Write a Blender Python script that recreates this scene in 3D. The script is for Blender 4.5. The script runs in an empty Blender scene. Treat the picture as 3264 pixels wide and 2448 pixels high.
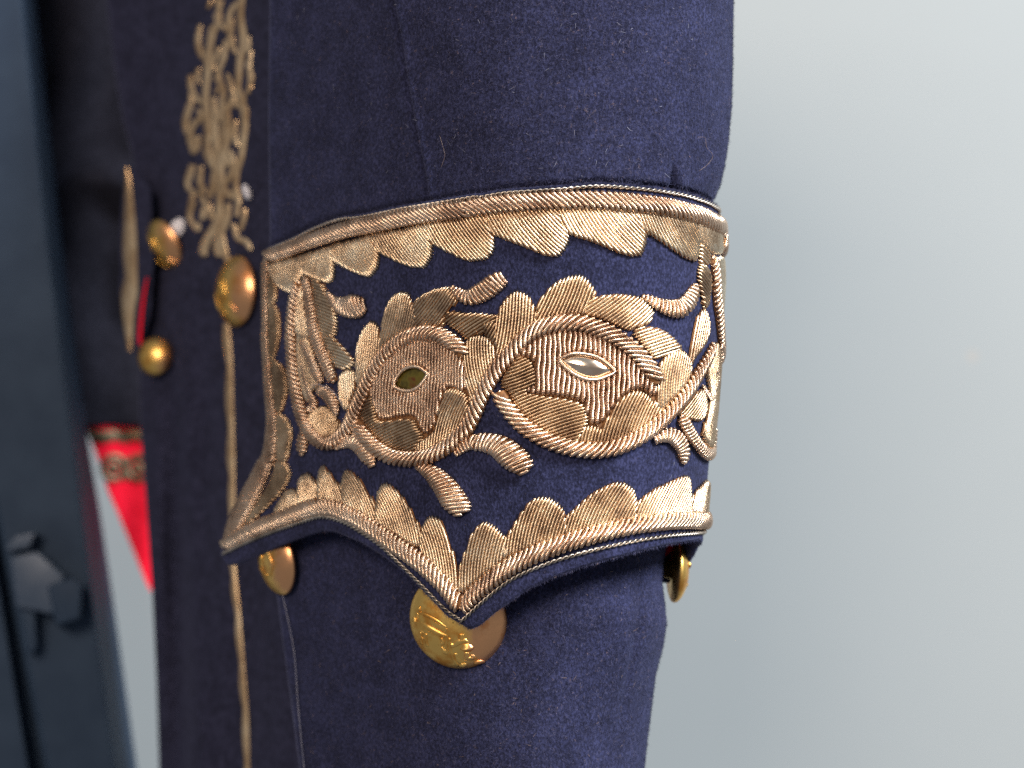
import bpy, math, random
import numpy as np
from mathutils import Vector, Matrix

random.seed(7)
rng = np.random.default_rng(7)
scene = bpy.context.scene
col = scene.collection

# ------------------------------------------------------------------ camera
# Close-up: 0.1 mm per unit at the sleeve's front, camera 0.55 m in front of it.
S = 0.0001
DC = 5500.0
W0, H0 = 3264.0, 2448.0
cam = bpy.data.cameras.new("camera")
cam_o = bpy.data.objects.new("camera", cam)
col.objects.link(cam_o)
cam_o.location = (0, -DC * S, 0)
cam_o.rotation_euler = (math.radians(90), 0, 0)
cam.sensor_width = 36.0
cam.lens = 36.0 * DC / W0
cam.clip_start = 0.01
cam.clip_end = 50
cam.dof.use_dof = True
cam.dof.focus_distance = (DC + 70) * S
cam.dof.aperture_fstop = 6.6
scene.camera = cam_o

# ------------------------------------------------------------------ world and lamps
world = bpy.data.worlds.new("World")
scene.world = world
world.use_nodes = True
bg = world.node_tree.nodes["Background"]
bg.inputs[0].default_value = (0.80, 0.84, 0.92, 1)
bg.inputs[1].default_value = 0.24


def area(name, loc, target, sx, sy, power, color):
    l = bpy.data.lights.new(name, 'AREA')
    l.shape = 'RECTANGLE'
    l.size, l.size_y = sx, sy
    l.energy = power
    l.color = color
    o = bpy.data.objects.new(name, l)
    col.objects.link(o)
    o.location = loc
    o.rotation_euler = (Vector(target) - Vector(loc)).to_track_quat('-Z', 'Y').to_euler()
    return o


area("window_light", (2.7, -1.8, 2.35), (0.03, 0, -0.05), 1.2, 1.2, 345.0, (0.93, 0.97, 1.0))
area("room_light", (-0.45, -1.40, 0.60), (0.0, 0, -0.02), 0.6, 0.5, 17.0, (1.0, 0.82, 0.66))

vs = scene.view_settings
vs.view_transform = 'Standard'
vs.look = 'None'
vs.exposure = 0.14
vs.gamma = 1.0
vs.use_curve_mapping = False
scene.cycles.use_denoising = False
scene.cycles.max_bounces = 6

# ------------------------------------------------------------------ small helpers


def world_pt(px, py, d):
    px, py, d = np.broadcast_arrays(np.asarray(px, float), np.asarray(py, float), np.asarray(d, float))
    k = (DC + d) / DC
    return np.stack([(px - W0 / 2) * S * k, d * S, (H0 / 2 - py) * S * k], -1)


def link(o, parent=None):
    col.objects.link(o)
    if parent is not None:
        o.parent = parent
    return o


def tag(o, label, cat, group=None, kind=None):
    if label:
        o["label"] = label
    if cat:
        o["category"] = cat
    if group:
        o["group"] = group
    if kind:
        o["kind"] = kind
    return o


class MB:
    """collects vertices, faces, uvs and smooth flags for one mesh"""

    def __init__(self):
        self.v, self.f, self.uv, self.n = [], [], [], 0

    def add(self, verts, faces, uvs=None):
        verts = np.asarray(verts, float).reshape(-1, 3)
        self.v.append(verts)
        self.f.extend([tuple(i + self.n for i in fc) for fc in faces])
        self.uv.append(np.zeros((len(verts), 2)) if uvs is None else np.asarray(uvs, float))
        self.n += len(verts)

    def grid(self, P, uv=None, closed=False):
        """P: (rows, cols, 3)"""
        r, c = P.shape[:2]
        faces = []
        for i in range(r - 1):
            for j in range(c if closed else c - 1):
                j2 = (j + 1) % c
                faces.append((i * c + j, i * c + j2, (i + 1) * c + j2, (i + 1) * c + j))
        self.add(P.reshape(-1, 3), faces, None if uv is None else uv.reshape(-1, 2))

    def build(self, name, mat, parent=None, smooth=True):
        me = bpy.data.meshes.new(name)
        V = np.concatenate(self.v) if self.v else np.zeros((0, 3))
        me.from_pydata(V.tolist(), [], self.f)
        UV = np.concatenate(self.uv)
        lay = me.uv_layers.new(name="uv")
        idx = np.zeros(len(me.loops), dtype=np.int32)
        me.loops.foreach_get("vertex_index", idx)
        lay.data.foreach_set("uv", UV[idx].astype(np.float32).ravel())
        if smooth:
            me.polygons.foreach_set("use_smooth", [True] * len(me.polygons))
        me.materials.append(mat)
        me.update()
        return link(bpy.data.objects.new(name, me), parent)


def empty(name, loc=(0, 0, 0), parent=None):
    o = bpy.data.objects.new(name, None)
    o.empty_display_size = 0.02
    o.location = loc
    return link(o, parent)


def spline(pts, n=10, closed=False):
    """Catmull-Rom through pts (k, m)"""
    P = np.asarray(pts, float)
    if closed:
        Q = np.vstack([P[-1], P, P[0], P[1]])
    else:
        Q = np.vstack([2 * P[0] - P[1], P, 2 * P[-1] - P[-2]])
    out = []
    t = np.linspace(0, 1, n, endpoint=False)[:, None]
    for i in range(1, len(Q) - 2):
        a, b, c_, d = Q[i - 1], Q[i], Q[i + 1], Q[i + 2]
        out.append(0.5 * (2 * b + (c_ - a) * t + (2 * a - 5 * b + 4 * c_ - d) * t ** 2 + (3 * b - a - 3 * c_ + d) * t ** 3))
    out = np.vstack(out)
    if not closed:
        out = np.vstack([out, P[-1]])
    return out


def ip(x, pts):
    a = np.asarray(pts, float)
    return np.interp(x, a[:, 0], a[:, 1])


def ipx(x, pts):
    """like ip, but runs on in a straight line past both ends"""
    a = np.asarray(pts, float)
    if x < a[0, 0]:
        return a[0, 1] + (x - a[0, 0]) * (a[1, 1] - a[0, 1]) / (a[1, 0] - a[0, 0])
    if x > a[-1, 0]:
        return a[-1, 1] + (x - a[-1, 0]) * (a[-1, 1] - a[-2, 1]) / (a[-1, 0] - a[-2, 0])
    return np.interp(x, a[:, 0], a[:, 1])


# readings were taken on enlargements of the sleeve; each frame: origin x, y and magnification
FR = {'A': (800, 560, 2.765), 'B': (1500, 560, 2.458), 'C': (800, 1050, 2.765), 'D': (1500, 1050, 2.458),
      'E': (680, 1450, 2.765), 'F': (1300, 1500, 2.212), 'G': (500, 0, 5.53), 'H': (500, 300, 3.0175),
      'K': (1270, 1780, 4.1475), 'R': (2040, 560, 2.765), 'Q': (2040, 1100, 2.074), 'M': (840, 1080, 4.1475), 'P': (0, 0, 1.0)}


def T(fr, pts):
    ox, oy, k = FR[fr]
    return [(ox + x / k, oy + y / k) for x, y in pts]


# ------------------------------------------------------------------ materials
def new_mat(name):
    m = bpy.data.materials.new(name)
    m.use_nodes = True
    nt = m.node_tree
    b = nt.nodes["Principled BSDF"]
    return m, nt, b


def N(nt, t, **kw):
    n = nt.nodes.new(t)
    for k, v in kw.items():
        setattr(n, k, v)
    return n


def ramp(nt, fac, stops):
    r = N(nt, "ShaderNodeValToRGB")
    while len(r.color_ramp.elements) < len(stops):
        r.color_ramp.elements.new(0.5)
    for e, (p, c) in zip(r.color_ramp.elements, stops):
        e.position = p
        e.color = (*c, 1)
    nt.links.new(fac, r.inputs[0])
    return r


def noise(nt, scale, detail=3, rough=0.55, vec=None, mapscale=None):
    n = N(nt, "ShaderNodeTexNoise")
    n.inputs["Scale"].default_value = scale
    n.inputs["Detail"].default_value = detail
    n.inputs["Roughness"].default_value = rough
    tc = N(nt, "ShaderNodeTexCoord")
    if mapscale:
        mp = N(nt, "ShaderNodeMapping")
        mp.inputs["Scale"].default_value = mapscale
        nt.links.new(tc.outputs["Object"], mp.inputs[0])
        nt.links.new(mp.outputs[0], n.inputs["Vector"])
    else:
        nt.links.new(tc.outputs["Object"], n.inputs["Vector"])
    return n


def bump(nt, b, height, strength, dist):
    bp = N(nt, "ShaderNodeBump")
    bp.inputs["Strength"].default_value = strength
    bp.inputs["Distance"].default_value = dist
    nt.links.new(height, bp.inputs["Height"])
    nt.links.new(bp.outputs[0], b.inputs["Normal"])


def cloth_mat(name, dark, mid, light, sheen=0.35, sheen_tint=(0.55, 0.6, 1.0), scale=1000, bstr=0.5):
    m, nt, b = new_mat(name)
    n1 = noise(nt, scale, 4, 0.65, mapscale=(1, 1, 0.7))
    n2 = noise(nt, 90, 3, 0.6)
    mx = N(nt, "ShaderNodeMath", operation='MULTIPLY_ADD')
    mx.inputs[1].default_value = 0.35
    nt.links.new(n2.outputs[0], mx.inputs[0])
    sb = N(nt, "ShaderNodeMath", operation='SUBTRACT')
    nt.links.new(n1.outputs[0], sb.inputs[0])
    sb.inputs[1].default_value = 0.175
    nt.links.new(sb.outputs[0], mx.inputs[2])
    r = ramp(nt, mx.outputs[0], [(0.36, dark), (0.5, mid), (0.66, light)])
    nt.links.new(r.outputs[0], b.inputs["Base Color"])
    b.inputs["Roughness"].default_value = 0.95
    b.inputs["Specular IOR Level"].default_value = 0.15
    b.inputs["Sheen Weight"].default_value = sheen
    b.inputs["Sheen Roughness"].default_value = 0.45
    b.inputs["Sheen Tint"].default_value = (*sheen_tint, 1)
    bump(nt, b, n1.outputs[0], bstr, 0.0006)
    return m


navy = cloth_mat("navy_wool", (0.0085, 0.009, 0.023), (0.017, 0.0192, 0.050), (0.039, 0.0435, 0.108), sheen=0.14, scale=1300)
navy_body = cloth_mat("navy_body_cloth", (0.013, 0.013, 0.027), (0.021, 0.022, 0.046), (0.034, 0.035, 0.070), sheen=0.10, scale=500, bstr=0.2)
black_cloth = cloth_mat("dark_cloth", (0.007, 0.007, 0.012), (0.011, 0.011, 0.018), (0.017, 0.017, 0.027), sheen=0.1, scale=500, bstr=0.2)
red_cloth = cloth_mat("red_cloth", (0.62, 0.004, 0.020), (0.80, 0.008, 0.030), (0.86, 0.012, 0.04), sheen=0.0, scale=500, bstr=0.2)


def wire_mat(name, a, b_, c_, rough=0.34, ribs=True, rib_scale=1.0, rib_str=0.45):
    m, nt, b = new_mat(name)
    n = noise(nt, 75, 4, 0.62)
    n2 = noise(nt, 1500, 2, 0.5)
    ad = N(nt, "ShaderNodeMath", operation='MULTIPLY_ADD')
    ad.inputs[1].default_value = 0.45
    nt.links.new(n2.outputs[0], ad.inputs[0])
    sb = N(nt, "ShaderNodeMath", operation='SUBTRACT')
    nt.links.new(n.outputs[0], sb.inputs[0])
    sb.inputs[1].default_value = 0.225
    nt.links.new(sb.outputs[0], ad.inputs[2])
    r = ramp(nt, ad.outputs[0], [(0.34, a), (0.5, b_), (0.68, c_)])
    nt.links.new(r.outputs[0], b.inputs["Base Color"])
    b.inputs["Metallic"].default_value = 1.0
    b.inputs["Roughness"].default_value = rough
    if ribs:
        uv = N(nt, "ShaderNodeUVMap")
        sp = N(nt, "ShaderNodeSeparateXYZ")
        nt.links.new(uv.outputs[0], sp.inputs[0])
        mu = N(nt, "ShaderNodeMath", operation='MULTIPLY')
        mu.inputs[1].default_value = 2 * math.pi * rib_scale
        nt.links.new(sp.outputs[0], mu.inputs[0])
        sn = N(nt, "ShaderNodeMath", operation='SINE')
        nt.links.new(mu.outputs[0], sn.inputs[0])
        bump(nt, b, sn.outputs[0], rib_str, 0.00012)
    return m


gold_rope = wire_mat("gilt_bullion", (0.44, 0.28, 0.19), (0.75, 0.525, 0.365), (0.91, 0.71, 0.54), 0.28)
gold_leaf = wire_mat("gilt_purl", (0.40, 0.275, 0.18), (0.77, 0.565, 0.37), (0.95, 0.82, 0.62), 0.30, rib_str=0.22)
silver_cord = wire_mat("silvered_cord", (0.26, 0.22, 0.18), (0.44, 0.38, 0.32), (0.62, 0.56, 0.49), 0.4, ribs=False)
dark_wire = wire_mat("tarnished_bullion", (0.30, 0.18, 0.12), (0.57, 0.375, 0.26), (0.77, 0.56, 0.41), 0.30)
dark_leaf = wire_mat("tarnished_purl", (0.30, 0.19, 0.115), (0.60, 0.42, 0.26), (0.84, 0.65, 0.45), 0.32, rib_str=0.22)
gold_far = wire_mat("gilt_scrollwork", (0.50, 0.32, 0.17), (0.74, 0.52, 0.30), (0.92, 0.70, 0.44), 0.40, ribs=False)
gold_far.node_tree.nodes['Principled BSDF'].inputs['Metallic'].default_value = 0.8

pad_m, nt_, b_ = new_mat("amber_padding")
nn = noise(nt_, 700, 3)
rr = ramp(nt_, nn.outputs[0], [(0.3, (0.10, 0.040, 0.015)), (0.7, (0.28, 0.12, 0.035))])
nt_.links.new(rr.outputs[0], b_.inputs["Base Color"])
b_.inputs["Roughness"].default_value = 0.8

# ------------------------------------------------------------------ sleeve surfaces
R_C = 400.0
C_C = 0.00078


class Shell:
    """wrapped cloth surface: q runs around the arm (q = picture x on the flat part), py runs down"""

    def __init__(self, xr, R=R_C, c=C_C, d0=0.0, extra=None, qref=None):
        self.xr, self.R, self.c, self.d0, self.extra, self.qref = xr, R, c, d0, extra, qref

    def q_of(self, px, py):
        px, py = np.asarray(px, float), np.asarray(py, float)
        q0 = ip(py, self.xr) - self.R
        a = np.clip((px - q0) / self.R, -1, 1)
        return np.where(px <= q0, px, q0 + self.R * np.arcsin(a))

    def base(self, q, py):
        q, py = np.broadcast_arrays(np.asarray(q, float), np.asarray(py, float))
        q0 = ip(py, self.xr) - self.R
        v = q0 - q
        phi = np.clip(-v / self.R, 0, math.pi)
        over = np.clip(-v - math.pi * self.R, 0, None)
        px = np.where(v >= 0, q, q0 + self.R * np.sin(phi) - over)
        if self.qref is None:
            d = np.where(v >= 0, self.c * v * v, self.R * (1 - np.cos(phi)) + over * 0.12) + self.d0
        else:
            vr = np.clip(self.qref - q, 0, None)
            v0 = np.clip(self.qref - q0, 0, None)
            d = np.where(v >= 0, self.c * vr * vr, self.c * v0 * v0 + self.R * (1 - np.cos(phi)) + over * 0.12) + self.d0
        return px, d

    def raw(self, q, py):
        px, d = self.base(q, py)
        return world_pt(px, py, d)

    def normal(self, q, py):
        e = 2.0
        a = self.raw(q + e, py) - self.raw(q - e, py)
        b = self.raw(q, np.asarray(py) + e) - self.raw(q, np.asarray(py) - e)
        n = np.cross(b, a)
        return n / np.maximum(np.linalg.norm(n, axis=-1, keepdims=True), 1e-12)

    def pt(self, q, py, h=0.0):
        q, py = np.broadcast_arrays(np.asarray(q, float), np.asarray(py, float))
        hh = np.asarray(h, float) + (self.extra(q, py) if self.extra else 0.0)
        _, d = self.base(q, py)
        k = S * (DC + d) / DC
        return self.raw(q, py) + self.normal(q, py) * (hh * k)[..., None]


def wob(x, y, s):
    return (np.sin(x / 97 + s) * np.sin(y / 131 + 2 * s) + 0.6 * np.sin(x / 53 - y / 71 + 3 * s) + 0.4 * np.sin(x / 31 + y / 43 + s))


cuff_xr = [(500, 2284), (700, 2288), (900, 2300), (1100, 2294), (1300, 2279), (1480, 2258), (1680, 2240), (2100, 2225)]
CUFF = Shell(cuff_xr, extra=lambda q, y: 1.5 * wob(q, y, 1.0))

top_pts = T('A', [(150, 640), (370, 545), (560, 450), (780, 372), (940, 355), (1100, 325), (1350, 272), (1700, 215), (2000, 165)]) + \
    T('B', [(0, 165), (250, 118), (500, 100), (750, 82), (1000, 62), (1250, 76), (1450, 96), (1650, 126), (1800, 170), (1900, 218), (1955, 285)])
bot_pts = T('E', [(70, 890), (110, 950), (200, 945), (400, 858), (600, 768), (800, 690), (950, 648), (1050, 655), (1300, 755), (1500, 880), (1700, 1035), (1900, 1240), (2050, 1400)]) + \
    T('F', [(400, 1085), (430, 1105), (500, 1075), (600, 990), (700, 920), (850, 818), (1000, 748), (1200, 674), (1400, 614), (1600, 562), (1800, 514), (1950, 488), (2060, 468)])


def qpts(shell, pts):
    a = np.asarray(pts, float)
    return np.column_stack([shell.q_of(a[:, 0], a[:, 1]), a[:, 1]])


topQ = qpts(CUFF, top_pts)
botQ = qpts(CUFF, bot_pts)
QMAX = 1890 + R_C * 3.0
topQ = np.vstack([topQ, [(1890 + R_C * 1.62, 742), (1890 + R_C * 2.2, 800), (QMAX + 50, 830)]])
botQ = np.vstack([botQ, [(1852 + R_C * 1.75, 1735), (1852 + R_C * 2.0, 1800), (1852 + R_C * 2.25, 1850), (1852 + R_C * 2.6, 1830), (QMAX + 50, 1780)]])
left_edge = [(800, 850), (835, 850), (1000, 845), (1200, 855), (1330, 862), (1440, 850), (1530, 815), (1600, 780), (1690, 738), (1760, 706), (1800, 706)]


def cuff_grid(inset=0.0, ns=170, nt=70, hfun=None, lo=0.0, hi=1.0):
    s = np.linspace(0, 1, ns)
    s = np.sort(np.concatenate([s]))
    t = np.linspace(lo, hi, nt)
    Sg, Tg = np.meshgrid(s, t)
    q = 850 + Sg * (QMAX - 850)
    for _ in range(6):
        py = np.interp(np.maximum(q, topQ[0, 0]), topQ[:, 0], topQ[:, 1])
        pb = np.interp(q, botQ[:, 0], botQ[:, 1])
        y = py + Tg * (pb - py)
        ql = ip(y, left_edge) + inset
        q = ql + Sg * (QMAX - ql)
    return q, y, Sg, Tg


navy_parent = empty("dress_coat", tuple(world_pt(1500, 2448, 900)))
tag(navy_parent, "navy wool dress coat with gold embroidered sleeve cuff and gilt buttons", "coat")
COAT = navy_parent


def cbuild(mb, name, mat, parent, **kw):
    """parts are modelled in world coordinates; only the coat's Empty is moved"""
    o = mb.build(name, mat, None, **kw)
    o.parent = parent
    if parent is not None and parent.parent is None:
        o.matrix_parent_inverse = parent.matrix_basis.inverted()
    return o


# ---- cuff cloth: outer face, rolled edge and inner face in one mesh
q, y, Sg, Tg = cuff_grid()
TH = 26.0
mb = MB()
outer = CUFF.pt(q, y, 0)
inner = CUFF.pt(q, y, -TH)
mb.grid(outer)
mb.grid(inner[:, ::-1])


def edge_strip(a, b, mid):
    return np.stack([a, a * 0.5 + mid * 0.5, mid, b * 0.5 + mid * 0.5, b], 0)


for sl, dq, dy in ((np.s_[-1, :], 0, 9), (np.s_[0, :], 0, -7), (np.s_[:, 0], -8, 0), (np.s_[:, -1], 5, 0)):
    a, b = outer[sl], inner[sl]
    m = CUFF.pt(q[sl] + dq, y[sl] + dy, -TH * 0.5)
    a2 = CUFF.pt(q[sl] + dq * 0.7, y[sl] + dy * 0.7, -TH * 0.15)
    b2 = CUFF.pt(q[sl] + dq * 0.7, y[sl] + dy * 0.7, -TH * 0.85)
    mb.grid(np.stack([a, a2, m, b2, b], 0))
CUFF_O = cbuild(mb, "cuff", navy, COAT)
# red lining inside the cuff
q2, y2, S2, T2 = cuff_grid(inset=40, ns=120, nt=30, lo=0.05, hi=0.93)
mb = MB()
mb.grid(CUFF.pt(q2, y2, -TH - 4)[:, ::-1])
lining = cbuild(mb, "lining", red_cloth, CUFF_O)
lining["label"] = "red cloth lining inside the cuff"

# ---- upper sleeve
seam = [(-80, 1250), (0, 1255), (120, 1277), (230, 1291), (330, 1310), (440, 1330), (520, 1345), (600, 1358), (800, 1380)]


def up_extra(q, y):
    dx = q - ip(y, seam)
    h = -32 * np.exp(-(dx / 5.6) ** 2) + 7 * np.exp(-((dx - 16) / 12.0) ** 2) + 3 / (1 + np.exp(-dx / 6.0)) * np.exp(-np.clip(dx, 0, None) / 160)
    h = h + 3.0 * np.exp(-((dx + 22) / 14.0) ** 2)
    h = h + 4.5 * wob(q * 0.5, y * 0.5, 0.4) + 5.0 * np.sin((y + 0.25 * q) / 75.0) * np.exp(-((y - 470) / 130) ** 2) * np.exp(-((q - 2050) / 260) ** 2)
    # pinched fold above the cuff at the outer side
    qf = 2075 + (y - 560) * 0.10
    g = np.exp(-((y - 575) / 48) ** 2)
    h = h - 20 * np.exp(-((q - qf - 95) / 11) ** 2) * g + 7 * np.exp(-((q - qf - 130) / 22) ** 2) * g
    e = (y - np.interp(q, topQ[:, 0], topQ[:, 1]) + 26) / 45.0
    e = np.clip(e, 0, 1)
    return h - 46 * e * e * (3 - 2 * e)


UP = Shell([(-90, 2340), (0, 2336), (200, 2333), (330, 2329), (450, 2318), (520, 2308), (580, 2296), (630, 2276), (680, 2245), (740, 2215), (840, 2200)],
           d0=14, extra=up_extra, qref=1899)


def tube_section(shell, xl, py_arr, nfront=300, nback=40):
    """closed cross-sections of a sleeve: front and outer side follow the shell, the back closes it"""
    rows = []
    for py in py_arr:
        q0 = float(ip(py, shell.xr)) - shell.R
        ql = float(ip(py, xl))
        qe = q0 + math.pi * shell.R
        qf = np.linspace(ql, qe, nfront)
        P = shell.pt(qf, np.full(nfront, py))
        pxe, de = shell.base(np.array([qe]), np.array([py]))
        pxl, dl = shell.base(np.array([ql]), np.array([py]))
        # the inner side turns round in an arc before the flat back
        sl_ = float(shell.base(np.array([ql - 2.0]), np.array([py]))[1][0] - shell.base(np.array([ql + 2.0]), np.array([py]))[1][0]) / 4.0
        a0 = math.atan(sl_)
        al = np.linspace(a0, math.radians(205), 16)[1:]
        r_ = 85.0
        ax_ = pxl - r_ * (np.sin(al) - math.sin(a0)) * 0.55
        ad = dl + r_ * (math.cos(a0) - np.cos(al))
        t = np.linspace(0, 1, nback - 15 + 2)[1:-1]
        bx = pxe + (ax_[-1] - pxe) * t
        bd = de + (ad[-1] - de) * t + 60 * np.sin(t * math.pi)
        bx = np.concatenate([bx, ax_[::-1]])
        bd = np.concatenate([bd, ad[::-1]])
        rows.append(np.vstack([P, world_pt(bx, np.full(nback, py), bd)]))
    return np.stack(rows, 0)


mb = MB()
ys = np.concatenate([np.linspace(-900, -100, 12), np.linspace(-90, 860, 190)])
up_xl = [(-90, 868), (0, 866), (400, 862), (860, 868)]
mb.grid(tube_section(UP, up_xl, ys, 620), closed=True)
UPPER = cbuild(mb, "upper_sleeve", navy, COAT)
# pull the part of the sleeve that is tucked into the cuff inwards
low_xr = [(1500, 2150), (1700, 2128), (1790, 2114), (1850, 2112), (1920, 2124), (1985, 2130), (2060, 2116), (2150, 2088), (2250, 2070), (2350, 2058), (2540, 2046)]


def low_extra(q, y):
    h = 6.0 * wob(q * 0.45, y * 0.55, 2.2)
    h = h + 7 * np.exp(-((q - 1980 + (y - 2000) * 0.2) / 60) ** 2) * np.exp(-((y - 1960) / 120) ** 2)
    h = h - 9 * np.exp(-((q - 2070 + (y - 1950) * 0.12) / 22) ** 2) * np.exp(-((y - 2080) / 190) ** 2)
    return h


LOW = Shell(low_xr, R=360, c=C_C, d0=165, extra=low_extra, qref=1852)
mb = MB()
ys = np.concatenate([np.linspace(1450, 2540, 200), np.linspace(2560, 3200, 12)])
low_xl = [(1450, 872), (1700, 878), (1900, 890), (2200, 930), (2540, 975)]
mb.grid(tube_section(LOW, low_xl, ys, 330), closed=True)
LOWER = cbuild(mb, "lower_sleeve", navy, COAT)

# ------------------------------------------------------------------ embroidery tools


def tube(mb, C, Nn, r, sides=6, rib=5.0, flat=1.0):
    """tube through world points C with surface normals Nn and radii r (world units)"""
    n = len(C)
    Tg_ = np.gradient(C, axis=0)
    Tg_ /= np.maximum(np.linalg.norm(Tg_, axis=1, keepdims=True), 1e-12)
    B = np.cross(Tg_, Nn)
    B /= np.maximum(np.linalg.norm(B, axis=1, keepdims=True), 1e-12)
    N2 = np.cross(B, Tg_)
    a = np.linspace(0, 2 * math.pi, sides, endpoint=False) + math.pi / sides
    ring = (np.cos(a)[None, :, None] * B[:, None, :] + flat * np.sin(a)[None, :, None] * N2[:, None, :]) * np.asarray(r).reshape(-1, 1, 1)
    P = C[:, None, :] + ring
    seg = np.concatenate([[0], np.cumsum(np.linalg.norm(np.diff(C, axis=0), axis=1))]) / (rib * S)
    uv = np.stack([np.repeat(seg[:, None], sides, 1), np.repeat((a / 6.283)[None, :], n, 0)], -1)
    mb.grid(P, uv, closed=True)
    base = mb.n - n * sides
    mb.f.append(tuple(base + i for i in range(sides))[::-1])
    mb.f.append(tuple(base + (n - 1) * sides + i for i in range(sides)))


def surf_tube(mb, shell, q, y, h, r, sides=6, rib=5.0, taper=True):
    C = shell.pt(q, y, h)
    Nn = shell.normal(q, y)
    _, d = shell.base(q, y)
    rr_ = np.asarray(r, float) * np.ones(len(q)) * S * (DC + d) / DC
    if taper:
        rr_ = rr_.copy()
        rr_[0] *= 0.6
        rr_[-1] *= 0.6
    tube(mb, C, Nn, rr_, sides, rib)


def resample(shell, path, half, step):
    """path in (q, py) with half widths; equal steps on the cloth itself"""
    A = np.column_stack([path, half])
    A = spline(A, 14)
    P = shell.pt(A[:, 0], A[:, 1], 0)
    L = np.concatenate([[0], np.cumsum(np.linalg.norm(np.diff(P, axis=0), axis=1))]) / S
    tot = L[-1]
    m = max(3, int(round(tot / step)) + 1)
    s = np.linspace(0, tot, m)
    f = lambda u: np.column_stack([np.interp(u, L, A[:, k]) for k in range(3)])
    return s, f, tot


def rope(name, shell, pts, half, k=0.8, pitch=15.0, H=0.8, h0=3.0, parent=None, conv=True, mat=None, rad=0.535, ends=True, sbend=0.0):
    """padded cord wrapped with oblique bullion strands; k is the slant"""
    path = qpts(shell, pts) if conv else np.asarray(pts, float)
    half = np.interp(np.linspace(0, 1, len(path)), np.linspace(0, 1, len(np.atleast_1d(half))), np.atleast_1d(half))
    half = half * (1.17 if name != 'scroll_cord' else 1.12)
    s, f, tot = resample(shell, path, half, pitch)
    mb = MB()
    fine = np.linspace(0, tot, max(12, int(tot / 10)))
    F_ = f(fine)
    ext_f = lambda u: f(np.clip(u, 0, tot))

    def frame(u):
        a = ext_f(u - 4)
        b = ext_f(u + 4)
        t = b[:, :2] - a[:, :2]
        t /= np.maximum(np.linalg.norm(t, axis=1, keepdims=True), 1e-9)
        return np.column_stack([t[:, 1], -t[:, 0]])  # left-hand side when running to the right = up

    # padding core
    Fr = frame(fine)
    prof = np.linspace(-1, 1, 9)
    rows = []
    for v in prof:
        qq = F_[:, 0] + Fr[:, 0] * v * F_[:, 2] * 0.93
        yy = F_[:, 1] + Fr[:, 1] * v * F_[:, 2] * 0.93
        rows.append(shell.pt(qq, yy, h0 - 3 + F_[:, 2] * H * 0.80 * math.sqrt(max(0, 1 - v * v))))
    core = MB()
    core.grid(np.stack(rows, 1))
    v = np.linspace(-1, 1, 13)
    for si in s:
        hw = float(ext_f(np.array([si]))[0, 2])
        if ends:
            e = min(si, tot - si) / (hw * 1.2)
            hw *= min(1.0, 0.35 + 0.65 * math.sqrt(max(0.0, min(1, e))))
        j = random.uniform(-0.06, 0.06)
        u = si + (k + j) * v * hw + sbend * hw * (v ** 3 - v) + random.uniform(-0.05, 0.05) * pitch
        inside = (u >= -hw * 0.5) & (u <= tot + hw * 0.5)
        if inside.sum() < 4:
            continue
        vv, uu = v[inside], u[inside]
        Fp = ext_f(uu)
        fr = frame(uu)
        qq = Fp[:, 0] + fr[:, 0] * vv * hw
        yy = Fp[:, 1] + fr[:, 1] * vv * hw
        hh = h0 + hw * H * np.sqrt(np.clip(1 - vv * vv, 0, 1)) * 0.9
        r = pitch * rad / math.sqrt(1 + k * k) * random.uniform(0.93, 1.06)
        surf_tube(mb, shell, qq, yy, hh, r, 7, 4.2)
    o = cbuild(mb, name, mat or gold_rope, parent)
    core_merge(o, core)
    return o


def core_merge(o, core, mat=None):
    """adds the padding under the strands to the same mesh with its own material"""
    me = o.data
    nv, nf = len(me.vertices), len(me.polygons)
    V = np.concatenate(core.v)
    vs_ = np.zeros(nv * 3)
    me.vertices.foreach_get("co", vs_)
    faces = [tuple(p.vertices) for p in me.polygons] + [tuple(i + nv for i in f) for f in core.f]
    uvl = np.zeros(len(me.loops) * 2, dtype=np.float32)
    me.uv_layers[0].data.foreach_get("uv", uvl)
    m2 = bpy.data.meshes.new(o.name)
    m2.from_pydata(np.vstack([vs_.reshape(-1, 3), V]).tolist(), [], faces)
    lay = m2.uv_layers.new(name="uv")
    uv2 = np.zeros(len(m2.loops) * 2, dtype=np.float32)
    uv2[:len(uvl)] = uvl
    lay.data.foreach_set("uv", uv2)
    m2.materials.append(me.materials[0])
    m2.materials.append(mat or pad_m)
    idx = np.zeros(len(m2.polygons), dtype=np.int32)
    idx[nf:] = 1
    m2.polygons.foreach_set("material_index", idx)
    m2.polygons.foreach_set("use_smooth", [True] * len(m2.polygons))
    m2.update()
    o.data = m2
    bpy.data.meshes.remove(me)


def in_poly_intervals(poly, c):
    """x-intervals where the horizontal line y=c is inside the polygon"""
    xs = []
    n = len(poly)
    for i in range(n):
        x0, y0 = poly[i]
        x1, y1 = poly[(i + 1) % n]
        if (y0 <= c < y1) or (y1 <= c < y0):
            xs.append(x0 + (c - y0) * (x1 - x0) / (y1 - y0))
    xs.sort()
    return [(xs[i], xs[i + 1]) for i in range(0, len(xs) - 1, 2)]


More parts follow.
